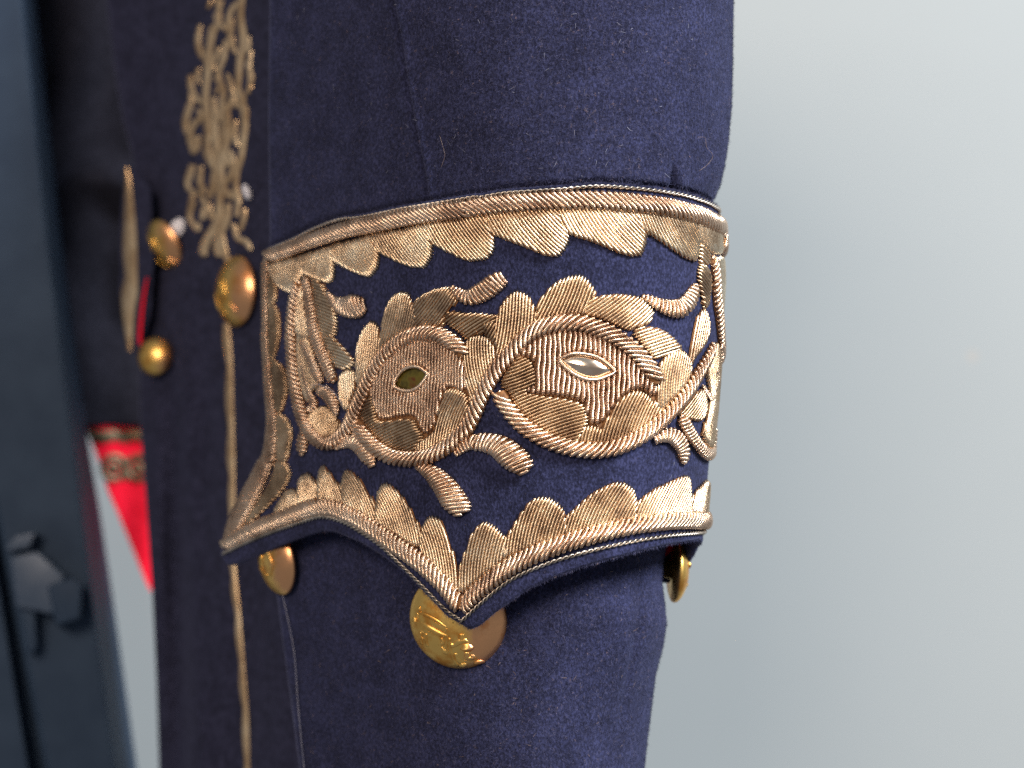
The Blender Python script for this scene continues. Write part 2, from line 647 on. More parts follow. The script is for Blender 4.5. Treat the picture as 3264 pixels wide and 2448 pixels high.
def leaf(name, shell, pts, ang, pitch=10.0, H=8.0, h0=1.5, bend=0.0, parent=None, mat=None, smooth=True, wavy=0.0, jit=1.6, holes=(), rad=0.48, conv=True, flat_edge=0.45, grow=1.0):
    """padded satin-stitch leaf: parallel purl wires at angle ang (degrees, picture sense, 0 = right, 90 = up)"""
    path = qpts(shell, pts) if conv else np.asarray(pts, float)
    if smooth:
        path = spline(path, 6, closed=True)
    c0 = path.mean(0)
    path = c0 + (path - c0) * grow
    ca, sa = math.cos(math.radians(ang)), -math.sin(math.radians(ang))
    ux, uy = np.array([ca, sa]), np.array([-sa, ca])
    Lc = (path - c0) @ ux
    Ac = (path - c0) @ uy
    A2 = Ac - bend * Lc * Lc
    wp = np.column_stack([Lc, A2])
    hp = []
    for hpoly in holes:
        hq = qpts(shell, hpoly)
        l_ = (hq - c0) @ ux
        a_ = (hq - c0) @ uy - bend * l_ * l_
        hp.append(np.column_stack([l_, a_]))
    lo, hi = A2.min(), A2.max()
    # local foreshortening: keep the wires evenly thick on the cloth
    e = 3.0
    Pq = shell.pt(np.array([c0[0] - uy[0] * e, c0[0] + uy[0] * e]), np.array([c0[1] - uy[1] * e, c0[1] + uy[1] * e]))
    _, dd = shell.base(np.array([c0[0]]), np.array([c0[1]]))
    kf = np.linalg.norm(Pq[1] - Pq[0]) / (2 * e * S * (DC + float(dd[0])) / DC)
    stp = pitch / kf
    m = max(2, int((hi - lo) / stp))
    mb = MB()
    core = MB()
    for i in range(m):
        c = lo + (i + 0.5) * (hi - lo) / m
        s = (c - lo) / (hi - lo)
        iv = in_poly_intervals(wp, c)
        for hpoly in hp:
            cut = in_poly_intervals(hpoly, c)
            out = []
            for a, b in iv:
                for ca_, cb_ in cut:
                    if ca_ < b and cb_ > a:
                        if ca_ - a > 4:
                            out.append((a, ca_))
                        a = cb_
                if b - a > 4:
                    out.append((a, b))
            iv = out
        for a, b in iv:
            if b - a < 5:
                continue
            a += random.uniform(-jit, jit)
            b += random.uniform(-jit, jit)
            npt = int(min(26, max(5, (b - a) / 9)))
            t = np.linspace(0, 1, npt)
            L = a + (b - a) * t
            wv = 0
            if wavy:
                wv = wavy * np.sin(L / 17.0 + i * 0.35 + c * 0.03) * np.sin(L / 41.0 + i * 0.2)
            Aa = c + bend * L * L + wv
            qq = c0[0] + ux[0] * L + uy[0] * Aa
            yy = c0[1] + ux[1] * L + uy[1] * Aa
            lw = min(1.0, (b - a) / 40.0)
            dist = np.minimum(t, 1 - t) * (b - a)
            prof = np.clip(dist / (H * 1.6), 0, 1) ** 0.5
            sp = np.clip(min(s, 1 - s) * (hi - lo) / (H * 1.6), 0.08, 1) ** flat_edge
            hh = h0 + H * prof * sp * lw
            surf_tube(mb, shell, qq, yy, hh, stp * rad * kf * random.uniform(0.94, 1.05), 6, 4.6)
            # padding strip under each wire
            w = 0.75 * stp
            q1, y1 = qq + uy[0] * w, yy + uy[1] * w
            q3, y3 = qq - uy[0] * w, yy - uy[1] * w
            sl = slice(1, -1) if npt > 5 else slice(0, None)
            core.grid(np.stack([shell.pt(q1[sl], y1[sl], hh[sl] - 3.0), shell.pt(q3[sl], y3[sl], hh[sl] - 3.0)], 1))
    o = cbuild(mb, name, mat or gold_leaf, parent)
    core_merge(o, core)
    return o


def twist(name, shell, pts, rc=5.2, pitch=40.0, h0=5.0, parent=None, mat=None, conv=True, ply=2):
    path = qpts(shell, pts) if conv else np.asarray(pts, float)
    s, f, tot = resample(shell, path, np.full(len(path), 1.0), 3.2)
    A = f(s)
    C = shell.pt(A[:, 0], A[:, 1], h0)
    Nn = shell.normal(A[:, 0], A[:, 1])
    Tt = np.gradient(C, axis=0)
    Tt /= np.linalg.norm(Tt, axis=1, keepdims=True)
    B = np.cross(Tt, Nn)
    _, d = shell.base(A[:, 0], A[:, 1])
    kk = S * (DC + d) / DC
    mb = MB()
    for p in range(ply):
        ph = 2 * math.pi * (s / pitch + p / ply)
        off = (np.cos(ph)[:, None] * B + np.sin(ph)[:, None] * Nn) * (rc * 0.72 * kk)[:, None]
        tube(mb, C + off, Nn, rc * 0.62 * kk, 6, 5)
    return cbuild(mb, name, mat or silver_cord, parent)


# ------------------------------------------------------------------ cuff embroidery
# top border: thin twisted cord, thick cord, hanging leaves
tw_top = T('A', [(150, 662), (370, 570), (560, 474), (780, 394), (940, 376), (1100, 346), (1350, 293), (1700, 236), (2000, 186)]) + \
    T('B', [(0, 188), (250, 140), (500, 122), (750, 104), (1000, 84), (1250, 98), (1450, 118), (1650, 148), (1800, 192), (1900, 240), (1950, 300)])
twq = np.vstack([qpts(CUFF, tw_top), topQ[-3:-1] + [(0, 10)]])
twist("twisted_cord", CUFF, twq, parent=CUFF_O, conv=False)
rp_top = T('A', [(150, 718), (300, 668), (500, 590), (700, 525), (900, 467), (1100, 430), (1300, 385), (1500, 347), (1700, 318), (1900, 300)]) + \
    T('B', [(0, 252), (250, 222), (500, 205), (750, 196), (1000, 196), (1250, 215), (1500, 246), (1650, 278), (1800, 324), (1890, 372), (1950, 420)])
rpq = np.vstack([qpts(CUFF, rp_top), topQ[-3:-1] + [(0, 38)]])
rope("border_cord", CUFF, rpq, [17, 18, 20, 22, 23, 25, 26, 26, 26, 26, 25, 24, 23, 22], k=-1.0, pitch=19, parent=CUFF_O, conv=False, sbend=0.35)

TOPL = [
    ('A', [(170, 800), (300, 765), (420, 745), (480, 850), (440, 940), (400, 1022), (370, 1035), (300, 1010), (240, 960), (190, 880)], -62),
    ('A', [(400, 745), (560, 690), (700, 650), (740, 760), (738, 870), (722, 930), (690, 942), (640, 935), (560, 910), (480, 870), (420, 840)], -58),
    ('A', [(700, 645), (900, 590), (1080, 550), (1120, 630), (1145, 690), (1140, 760), (1110, 840), (1060, 885), (1000, 880), (900, 840), (800, 790), (740, 750)], -55),
    ('A', [(1080, 545), (1300, 500), (1560, 450), (1585, 550), (1605, 620), (1600, 710), (1560, 790), (1530, 810), (1440, 805), (1350, 780), (1250, 730), (1160, 680)], -52),
    ('A', [(1560, 450), (1800, 410), (2060, 370), (2110, 470), (2140, 545), (2150, 620), (2120, 700), (2060, 740), (1920, 750), (1780, 690), (1650, 620), (1605, 580)], -52),
    ('B', [(130, 330), (400, 300), (680, 285), (720, 380), (772, 460), (765, 530), (730, 590), (680, 635), (600, 625), (480, 580), (350, 530), (240, 485), (190, 460)], -48),
    ('B', [(690, 285), (980, 272), (1270, 285), (1330, 360), (1370, 440), (1370, 520), (1350, 600), (1320, 630), (1240, 630), (1150, 600), (1000, 540), (880, 500), (800, 470), (760, 440)], -50),
    ('B', [(1270, 285), (1500, 308), (1700, 345), (1760, 390), (1790, 480), (1785, 560), (1770, 640), (1740, 670), (1680, 650), (1600, 600), (1500, 530), (1420, 480), (1370, 450)], -55),
    ('B', [(1750, 380), (1850, 400), (1950, 455), (1970, 520), (1972, 590), (1930, 615), (1860, 600), (1800, 540)], -66),
]
for fr, p, a in TOPL:
    yb_ = min(y_ for _, y_ in p) + 0.45 * (max(y_ for _, y_ in p) - min(y_ for _, y_ in p))
    p = [(x_, y_ - 30) if (i_ < 3 and y_ < yb_) else (x_, y_) for i_, (x_, y_) in enumerate(p)]
    leaf("embroidered_leaf", CUFF, T(fr, p), a, bend=-0.0009, parent=CUFF_O, grow=1.025)

# left border: vertical cord and leaves turned inwards
lb = T('A', [(135, 730), (128, 1000), (135, 1300)]) + T('C', [(130, 60), (150, 300), (170, 500), (196, 750), (190, 950), (165, 1130)]) + \
    T('E', [(455, 90), (400, 230), (320, 390), (230, 570), (140, 760)])
rope("border_cord", CUFF, lb, [9, 8, 8, 9, 10, 12, 14, 17, 19, 21, 23, 24, 22, 12], k=-0.9, pitch=13, parent=CUFF_O, H=0.55)
LEFTL = [
    ('A', [(160, 850), (215, 930), (245, 1010), (235, 1090), (200, 1140), (150, 1150), (148, 1000)], -25),
    ('A', [(155, 1150), (225, 1152), (260, 1220), (270, 1320), (268, 1430), (245, 1530), (215, 1600), (160, 1640), (150, 1400)], -20),
    ('C', [(175, 250), (240, 285), (300, 330), (330, 420), (340, 540), (320, 620), (285, 715), (220, 745), (190, 500)], 25),
    ('C', [(220, 760), (280, 752), (340, 800), (376, 880), (372, 980), (350, 1080), (320, 1150), (225, 1170), (215, 960)], 22),
    ('E', [(545, 70), (640, 65), (690, 150), (660, 260), (540, 410), (390, 555), (260, 640), (350, 480), (470, 290), (525, 150)], 18),
]
for fr, p, a in LEFTL:
    leaf("embroidered_leaf", CUFF, T(fr, p), a, pitch=9, H=8, parent=CUFF_O, mat=dark_leaf)

# bottom border
bl = T('E', [(100, 800), (300, 695), (500, 605), (700, 528), (900, 462), (1000, 455), (1100, 475), (1250, 535), (1400, 630), (1600, 770), (1800, 915), (2000, 1090), (2120, 1235), (2190, 1345)])
rope("border_cord", CUFF, bl, [12, 17, 19, 20, 22, 22, 22, 22, 22, 23, 23, 23, 22, 20], k=-0.95, pitch=19, parent=CUFF_O, sbend=0.3)
br = T('F', [(385, 975), (440, 900), (560, 797), (700, 692), (900, 588), (1100, 513), (1300, 450), (1500, 401), (1700, 367), (1900, 349), (2040, 348), (2090, 352)])
brq = np.vstack([qpts(CUFF, br), [(1852 + R_C * 1.72, 1658), (1852 + R_C * 1.95, 1700)]])
rope("border_cord", CUFF, brq, [17, 21, 23, 24, 24, 24, 24, 23, 23, 22, 22, 22, 22, 22], k=1.0, pitch=19.5, parent=CUFF_O, conv=False, sbend=-0.3)
tb1 = T('E', [(95, 872), (300, 775), (500, 692), (700, 622), (900, 556), (1000, 550), (1150, 592), (1250, 642), (1400, 738), (1500, 812), (1600, 905), (1700, 1005), (1800, 1105), (1900, 1205), (2000, 1310), (2100, 1400), (2180, 1445)])
tb2 = T('F', [(375, 1058), (400, 1046), (500, 952), (600, 866), (700, 790), (800, 732), (950, 668), (1100, 617), (1300, 561), (1500, 515), (1700, 477), (1900, 448), (2070, 434)])
twist("twisted_cord", CUFF, tb1, parent=CUFF_O)
twist("twisted_cord", CUFF, np.vstack([qpts(CUFF, tb2), [(1852 + R_C * 1.72, 1700), (1852 + R_C * 1.95, 1750)]]), parent=CUFF_O, conv=False, rc=5.5)
BOTL = [
    ('E', [(560, 560), (545, 480), (600, 370), (650, 300), (700, 295), (750, 320), (775, 430), (660, 515)], 110),
    ('E', [(765, 450), (750, 300), (748, 235), (770, 185), (820, 155), (860, 165), (900, 210), (935, 250), (925, 400), (850, 430)], 108),
    ('E', [(930, 400), (930, 250), (935, 150), (960, 95), (985, 85), (1020, 120), (1060, 190), (1110, 240), (1138, 270), (1165, 420), (1050, 410)], 112),
    ('E', [(1160, 425), (1140, 280), (1145, 190), (1170, 135), (1200, 125), (1240, 150), (1290, 200), (1340, 270), (1380, 340), (1420, 390), (1445, 470), (1440, 560), (1300, 490)], 118),
    ('E', [(1440, 560), (1450, 380), (1460, 310), (1500, 255), (1550, 245), (1600, 280), (1650, 330), (1700, 400), (1760, 490), (1800, 570), (1835, 660), (1850, 800), (1780, 770), (1600, 650)], 112),
    ('E', [(1835, 800), (1840, 660), (1870, 580), (1920, 535), (1970, 540), (2020, 570), (2050, 640), (2080, 740), (2120, 850), (2150, 950), (2170, 1060), (2185, 1210), (2130, 1215), (1980, 1010)], 104),
    ('F', [(378, 850), (365, 710), (390, 620), (440, 500), (480, 410), (530, 365), (570, 360), (620, 390), (660, 430), (690, 470), (700, 590), (640, 660), (480, 780)], 78),
    ('F', [(690, 600), (690, 480), (740, 390), (800, 300), (870, 210), (930, 185), (990, 185), (1050, 215), (1100, 270), (1112, 330), (1115, 450), (900, 530)], 72),
    ('F', [(1112, 460), (1112, 335), (1180, 260), (1280, 170), (1380, 110), (1470, 75), (1540, 85), (1590, 130), (1612, 200), (1610, 280), (1590, 355), (1300, 410)], 62),
    ('F', [(1600, 345), (1615, 235), (1640, 190), (1740, 120), (1850, 70), (1930, 35), (1978, 38), (1990, 100), (1992, 200), (1985, 310), (1850, 315)], 55),
    ('F', [(1990, 300), (2000, 185), (2040, 120), (2095, 65), (2108, 110), (2106, 200), (2095, 300)], 60),
]
for i, (fr, p, a) in enumerate(BOTL):
    nb = 2
    p = [(x_, y_ + (42 if i < 6 else 20)) if (k_ == 0 or k_ >= len(p) - nb) else (x_, y_) for k_, (x_, y_) in enumerate(p)]
    leaf("embroidered_leaf", CUFF, T(fr, p), a, bend=(-0.0009 if i < 6 else 0.0009), parent=CUFF_O)

# amber felt under the two ovals
for fp in (T('C', [(1000, 760), (1060, 500), (1150, 330), (1300, 160), (1450, 80), (1600, 70), (1750, 110), (1900, 250), (2000, 330), (2010, 560), (1900, 840), (1750, 1000), (1550, 1100), (1330, 1100), (1130, 1000)]),
           T('D', [(320, 490), (320, 300), (400, 120), (560, 10), (780, -50), (1000, -10), (1180, 80), (1330, 220), (1460, 330), (1600, 420), (1480, 650), (1300, 820), (1100, 905), (850, 910), (620, 840), (430, 720), (320, 600)])):
    pp = spline(qpts(CUFF, fp), 5, closed=True)
    c_ = pp.mean(0)
    rws = [CUFF.pt(c_[0] + (pp[:, 0] - c_[0]) * t_, c_[1] + (pp[:, 1] - c_[1]) * t_, 2.2 if t_ < 0.99 else 0.2) for t_ in (0.01, 0.2, 0.4, 0.6, 0.8, 0.9, 0.97, 1.0)]
    mb = MB()
    mb.grid(np.stack(rws, 0), closed=True)
    cbuild(mb, "felt_padding", pad_m, CUFF_O)

# field of couched wires with the stone's opening
EYE1 = T('C', [(1285, 490), (1305, 430), (1360, 362), (1430, 330), (1500, 333), (1550, 365), (1575, 392), (1555, 440), (1505, 500), (1440, 538), (1370, 540), (1310, 520)])
EYE2 = T('D', [(703, 238), (760, 203), (830, 188), (920, 198), (1000, 223), (1070, 272), (1122, 330), (1060, 368), (980, 394), (900, 388), (820, 354), (750, 303), (712, 262)])
F1 = T('C', [(1085, 640), (1065, 530), (1090, 420), (1160, 290), (1270, 170), (1400, 85), (1540, 55), (1670, 75), (1790, 150), (1870, 240), (1910, 350), (1915, 470), (1885, 555), (1810, 525), (1750, 515), (1710, 565), (1680, 660), (1650, 780), (1620, 860), (1565, 930), (1505, 865), (1480, 792), (1400, 762), (1300, 778), (1160, 797), (1128, 760)])
F2 = T('D', [(370, 205), (450, 100), (560, 20), (690, -15), (850, -20), (1010, 10), (1135, 75), (1240, 170), (1325, 265), (1385, 360), (1440, 430), (1452, 480), (1420, 530), (1380, 500), (1330, 470), (1250, 490), (1180, 530), (1120, 610), (1060, 680), (1010, 742), (960, 748), (918, 722), (908, 620), (870, 572), (800, 546), (650, 522), (500, 512), (450, 482), (450, 460), (510, 420), (530, 360), (510, 270), (470, 230)])
leaf("wire_field", CUFF, F1, 88, pitch=12.5, H=9, bend=0.0, wavy=2.2, holes=[EYE1], parent=CUFF_O, mat=gold_rope, jit=1.0, flat_edge=0.3)
leaf("wire_field", CUFF, F2, 88, pitch=15.5, H=9, bend=0.0, wavy=2.6, holes=[EYE2], parent=CUFF_O, mat=dark_wire, jit=1.0, flat_edge=0.3)

INL = [  # leaves round the two ovals, back to front
    ('A', [(2040, 1360), (2070, 1300), (2130, 1270), (2180, 1300), (2190, 1400), (2180, 1520), (2120, 1480)], 60, 0),
    ('A', [(942, 1660), (945, 1540), (970, 1430), (1010, 1340), (1060, 1290), (1100, 1295), (1130, 1340), (1142, 1420), (1155, 1520), (1140, 1640), (1050, 1800), (960, 1860)], 84, -0.0007),
    ('A', [(1150, 1580), (1150, 1440), (1170, 1300), (1200, 1180), (1240, 1100), (1300, 1040), (1350, 1030), (1390, 1040), (1420, 1090), (1445, 1150), (1465, 1240), (1440, 1370), (1300, 1440), (1210, 1530)], 76, -0.0007),
    ('A', [(1440, 1360), (1442, 1150), (1480, 1090), (1550, 1040), (1640, 1000), (1730, 985), (1780, 1010), (1818, 1070), (1800, 1130), (1760, 1170), (1725, 1215), (1700, 1320), (1560, 1350)], 55, -0.0009),
    ('A', [(1725, 1220), (1800, 1200), (1900, 1210), (2010, 1215), (2120, 1225), (2182, 1228), (2150, 1285), (2100, 1335), (2040, 1385), (1960, 1415), (1900, 1445), (1830, 1380), (1735, 1310)], 33, 0.0006),
    ('C', [(1902, 350), (1900, 200), (1915, 110), (1960, 65), (2020, 50), (2080, 65), (2120, 100), (2150, 160), (2172, 250), (2190, 330), (2140, 410), (2060, 510), (1985, 640), (1950, 640), (1920, 500)], 98, 0.0012),
    ('C', [(965, 780), (1005, 660), (1060, 590), (1110, 640), (1122, 720), (1133, 790), (1200, 812), (1350, 792), (1450, 802), (1480, 870), (1525, 935), (1500, 985), (1450, 1080), (1330, 1070), (1180, 1020), (1080, 930)], 25, 0.0006),
    ('C', [(1640, 870), (1660, 760), (1690, 650), (1720, 570), (1760, 530), (1810, 525), (1870, 545), (1912, 590), (1925, 660), (1905, 760), (1860, 880), (1780, 990), (1680, 1060), (1560, 1100), (1480, 1100), (1485, 1000), (1560, 940)], 72, 0.0014),
    ('B', [(212, 1370), (200, 1230), (215, 1120), (250, 1020), (300, 950), (350, 915), (410, 915), (460, 950), (490, 1010), (512, 1080), (510, 1170), (460, 1240), (360, 1330), (270, 1420), (212, 1420)], 84, -0.0007),
    ('B', [(520, 1160), (530, 1040), (560, 970), (620, 890), (700, 820), (780, 790), (850, 780), (900, 800), (940, 850), (967, 900), (962, 950), (910, 1010), (880, 1095), (700, 1110), (560, 1160)], 68, -0.0006),
    ('B', [(880, 1090), (900, 1020), (960, 970), (1050, 940), (1160, 930), (1260, 935), (1330, 960), (1390, 1010), (1422, 1060), (1412, 1110), (1380, 1150), (1300, 1180), (1225, 1210), (1100, 1160), (980, 1110)], 38, -0.0006),
    ('B', [(1270, 1240), (1330, 1190), (1420, 1190), (1500, 1210), (1570, 1260), (1620, 1310), (1642, 1352), (1580, 1382), (1500, 1402), (1430, 1430), (1380, 1380), (1320, 1310)], 16, 0.0004),
    ('D', [(1470, 290), (1500, 230), (1560, 175), (1620, 160), (1670, 185), (1707, 230), (1715, 300), (1700, 380), (1640, 470), (1560, 570), (1480, 650), (1440, 600), (1465, 440)], 82, 0.0012),
    ('B', [(1712, 1390), (1732, 1260), (1762, 1130), (1792, 1060), (1830, 1060), (1852, 1130), (1850, 1250), (1800, 1360), (1740, 1440), (1705, 1500)], 74, 0.0005),
    ('D', [(240, 430), (280, 340), (340, 245), (415, 215), (475, 240), (505, 290), (526, 360), (515, 415), (455, 445), (440, 500), (390, 520), (300, 490)], 22, -0.001),
    ('D', [(310, 500), (330, 470), (400, 490), (460, 500), (560, 525), (700, 542), (800, 562), (870, 582), (910, 640), (912, 735), (880, 810), (830, 890), (740, 890), (630, 845), (520, 770), (420, 680), (340, 580)], 20, 0.0005),
    ('D', [(1040, 760), (1080, 680), (1130, 600), (1190, 530), (1260, 490), (1330, 485), (1390, 530), (1420, 570), (1450, 560), (1485, 620), (1470, 690), (1380, 780), (1260, 860), (1100, 905), (950, 912), (800, 880), (870, 800), (910, 745), (980, 745)], 68, 0.0008),
    # right-hand end, seen edge-on
    ('B', [(1790, 520), (1830, 555), (1862, 620), (1862, 690), (1830, 705), (1800, 690), (1780, 640)], -30, 0),
    ('B', [(1788, 700), (1830, 715), (1866, 770), (1872, 870), (1855, 1000), (1822, 1045), (1800, 960), (1778, 860), (1770, 780)], -35, 0),
    ('R', [(655, 760), (700, 720), (740, 760), (748, 850), (745, 1000), (725, 1150), (700, 1250), (690, 1050), (680, 900)], -40, 0),
    ('D', [(1620, 665), (1680, 560), (1760, 490), (1822, 470), (1840, 560), (1832, 650), (1790, 710), (1700, 700)], 40, 0),
    ('D', [(1835, 330), (1880, 190), (1920, 120), (1940, 250), (1945, 480), (1930, 700), (1890, 900), (1840, 900), (1800, 800), (1850, 640), (1860, 500)], 70, 0),
    # left-hand end
    ('A', [(540, 900), (600, 935), (650, 980), (692, 1060), (740, 1150), (765, 1230), (772, 1330), (750, 1405), (690, 1420), (630, 1400), (600, 1350), (560, 1150)], -22, 0.0008),
    ('C', [(630, 60), (720, 50), (800, 130), (880, 220), (928, 285), (900, 325), (820, 345), (745, 310), (690, 225)], -18, 0.001),
    ('C', [(798, 420), (830, 370), (880, 355), (932, 370), (942, 440), (922, 550), (885, 650), (860, 720), (800, 650), (788, 520)], 92, 0),
    ('C', [(520, 770), (570, 715), (640, 675), (700, 690), (760, 760), (790, 860), (745, 945), (660, 970), (590, 940), (535, 860)], 84, 0.001),
    ('C', [(430, 40), (480, 20), (540, 110), (580, 250), (620, 420), (600, 520), (540, 560), (510, 640), (455, 500), (425, 250)], 80, 0),
    ('A', [(430, 1010), (470, 980), (490, 1150), (520, 1300), (540, 1420), (500, 1450), (420, 1400), (400, 1200)], 84, 0),
]
TARNISHED = {0, 4, 6, 14, 15, 16, 20, 21, 25}
for li, (fr, p, a, bd) in enumerate(INL):
    leaf("embroidered_leaf", CUFF, T(fr, p), a, bend=bd, parent=CUFF_O, grow=1.045, mat=dark_leaf if li in TARNISHED else gold_leaf)

# the interlaced cords of the two ovals
c1 = T('A', [(440, 935), (400, 1100), (375, 1300), (370, 1440)]) + T('C', [(378, 150), (388, 320), (412, 500), (450, 680), (500, 830), (565, 935), (635, 995), (690, 1010), (760, 985), (835, 915), (890, 830), (935, 720), (980, 625), (1020, 525), (1065, 420), (1125, 315), (1205, 210), (1300, 125), (1400, 68), (1500, 40), (1600, 35), (1700, 58), (1795, 115), (1855, 180), (1885, 232)])
rope("scroll_cord", CUFF, c1, [11, 12, 12, 13, 13, 14, 15, 16, 17, 18, 18, 17, 17, 17, 17, 17, 17, 18, 19, 20, 21, 22, 22, 22, 20], k=1.05, pitch=18.5, H=0.9, h0=6, parent=CUFF_O)
c2 = T('C', [(940, 812), (960, 845), (1000, 910), (1060, 985), (1140, 1058), (1235, 1115), (1350, 1142), (1475, 1142), (1590, 1115), (1705, 1058), (1805, 978), (1900, 890), (1960, 790), (2005, 690), (2045, 590), (2100, 480)]) + \
    T('B', [(222, 1510), (300, 1420), (415, 1290), (530, 1205), (660, 1162), (790, 1150), (920, 1168), (1060, 1222), (1175, 1292), (1290, 1385), (1375, 1490)]) + T('D', [(1425, 375), (1450, 410)])
rope("scroll_cord", CUFF, c2, [16, 18, 20, 21, 21, 21, 21, 21, 21, 21, 21, 22, 22, 23, 23, 23, 23, 23, 24, 22], k=1.2, pitch=21, H=0.9, h0=6, parent=CUFF_O)
c3 = T('D', [(235, 490), (252, 535), (292, 605), (352, 685), (430, 765), (520, 825), (620, 876), (740, 918), (870, 942), (1000, 944), (1130, 920), (1260, 868), (1380, 792), (1480, 706), (1580, 605), (1680, 475), (1760, 350), (1830, 230), (1880, 130)])
rope("scroll_cord", CUFF, c3, [18, 21, 22, 22, 22, 22, 22, 22, 22, 22, 21, 21, 20, 19, 17, 14], k=1.2, pitch=21, H=0.9, h0=6, parent=CUFF_O)
c4 = T('D', [(1632, 680), (1665, 745), (1705, 815), (1752, 890), (1800, 950), (1848, 978), (1888, 945), (1915, 860), (1928, 760)])
rope("scroll_cord", CUFF, c4, [16, 18, 17, 16, 16, 14, 12, 10, 9], k=0.4, pitch=14, H=0.8, h0=5, parent=CUFF_O)
# ropes of the two end motifs
rope("scroll_cord", CUFF, T('A', [(490, 900), (522, 1050), (548, 1200), (575, 1350), (610, 1470)]) + T('C', [(645, 200), (695, 330), (745, 460)]), [9, 12, 14, 15, 15, 15, 15, 12], k=-0.5, pitch=13, H=0.8, h0=5, parent=CUFF_O)
rope("scroll_cord", CUFF, T('M', [(540, 20), (600, 160), (680, 330), (740, 480), (780, 590)]), [8, 10, 12, 13, 9], k=0.6, pitch=12, H=0.8, h0=5, parent=CUFF_O)
rope("scroll_cord", CUFF, T('M', [(740, 700), (830, 690), (900, 760), (950, 880), (975, 1020)]), [10, 17, 18, 14, 6], k=0.5, pitch=12, H=0.8, h0=5, parent=CUFF_O)
rope("scroll_cord", CUFF, T('M', [(550, 290), (545, 400), (580, 560), (630, 720), (690, 830), (680, 920), (610, 930)]), [4, 5, 5, 7, 10, 10, 6], k=0.2, pitch=10, H=0.8, h0=6, parent=CUFF_O)
rope("scroll_cord", CUFF, T('R', [(622, 720), (645, 850), (652, 1000), (662, 1150), (680, 1300), (694, 1450), (697, 1600)]) + T('D', [(1938, 120), (1942, 260)]), [12, 15, 16, 16, 15, 13, 11, 9, 8], k=-0.6, pitch=17, H=0.9, h0=5, parent=CUFF_O)
rope("scroll_cord", CUFF, T('Q', [(398, 268), (430, 320), (455, 355), (475, 330)]), [4, 5, 5, 4], k=0.2, pitch=9, H=0.8, h0=8, parent=CUFF_O)
rope("scroll_cord", CUFF, T('Q', [(478, 215), (490, 175), (500, 230), (480, 300)]), [4, 4, 4, 4], k=0.2, pitch=9, H=0.8, h0=8, parent=CUFF_O)

# loose curled tails
TAILS = [
    (T('A', [(690, 1040), (750, 1115), (830, 1150), (900, 1158), (960, 1145), (1015, 1135)]), [4, 12, 21, 27, 27, 14], -0.2),
    (T('A', [(1780, 990), (1850, 1045), (1930, 1075)]) + T('B', [(60, 935), (140, 890), (205, 835), (262, 800)]), [5, 12, 17, 21, 23, 23, 16], -0.15),
    (T('B', [(1345, 950), (1400, 972), (1470, 1012), (1560, 1040), (1640, 1035), (1700, 975), (1735, 905), (1748, 860)]), [5, 9, 14, 20, 22, 21, 17, 9], -0.2),
    (T('C', [(1815, 1095), (1880, 1035), (1950, 990)]) + T('D', [(60, 885), (140, 885), (240, 918), (320, 985), (390, 1055), (440, 1115)]), [6, 12, 16, 20, 23, 29, 33, 30, 17], 0.35),
    (T('C', [(1480, 1200), (1560, 1232), (1640, 1292), (1720, 1380), (1780, 1470), (1830, 1560), (1862, 1630)]), [7, 15, 21, 26, 29, 29, 16], 0.4),
    (T('C', [(760, 1035), (830, 1000), (895, 985), (955, 1010), (1010, 1075), (1050, 1145), (1080, 1200)]), [6, 12, 15, 17, 17, 15, 8], 0.3),
    (T('D', [(1440, 865), (1500, 830), (1560, 828), (1610, 865), (1648, 925), (1660, 985), (1660, 1040)]), [8, 14, 18, 20, 19, 17, 8], 0.2),
    (T('C', [(482, 880), (472, 970), (465, 1050), (462, 1100)]), [5, 10, 11, 4], 0.2),
]
for p, hw, k in TAILS:
    rope("curled_tail", CUFF, p, [w_ * 1.15 for w_ in hw], k=k, pitch=14, H=0.6, h0=3, parent=CUFF_O, ends=False)

# stones: rim cord and polished almond
stone1, ntx, bx_ = new_mat("olive_glass")
nz = noise(ntx, 260, 2)
rz = ramp(ntx, nz.outputs[0], [(0.35, (0.05, 0.035, 0.01)), (0.6, (0.20, 0.16, 0.03)), (0.75, (0.18, 0.05, 0.02))])
ntx.links.new(rz.outputs[0], bx_.inputs["Base Color"])
bx_.inputs["Metallic"].default_value = 0.6
bx_.inputs["Roughness"].default_value = 0.12
stone2, ntx, bx_ = new_mat("polished_spangle")
nz = noise(ntx, 200, 2)
rz = ramp(ntx, nz.outputs[0], [(0.35, (0.80, 0.58, 0.42)), (0.6, (0.96, 0.84, 0.68))])
ntx.links.new(rz.outputs[0], bx_.inputs["Base Color"])
bx_.inputs["Metallic"].default_value = 1.0
bx_.inputs["Roughness"].default_value = 0.2


def stone(poly, mat, hgt):
    qy = qpts(CUFF, poly)
    sp_ = spline(qy, 6, closed=True)
    c = sp_.mean(0)
    rows = []
    for t in np.linspace(0.02, 0.93, 9):
        r = sp_ * t + c * (1 - t)
        rows.append(CUFF.pt(r[:, 0], r[:, 1], 5 + hgt * (1 - t ** 2)))
    mb = MB()
    mb.grid(np.stack(rows, 0), closed=True)
    o = cbuild(mb, "stone", mat, CUFF_O)
    ring = np.vstack([sp_, sp_[:2]])
    mb = MB()
    surf_tube(mb, CUFF, ring[:, 0], ring[:, 1], np.full(len(ring), 14.0), 6.5, 8, 5, taper=False)
    cbuild(mb, "stone_rim", gold_rope, CUFF_O)
    return o


stone(EYE1, stone1, 4.0)["label"] = "dark olive almond stone"
stone(EYE2, stone2, 17.0)["label"] = "polished pale almond spangle"

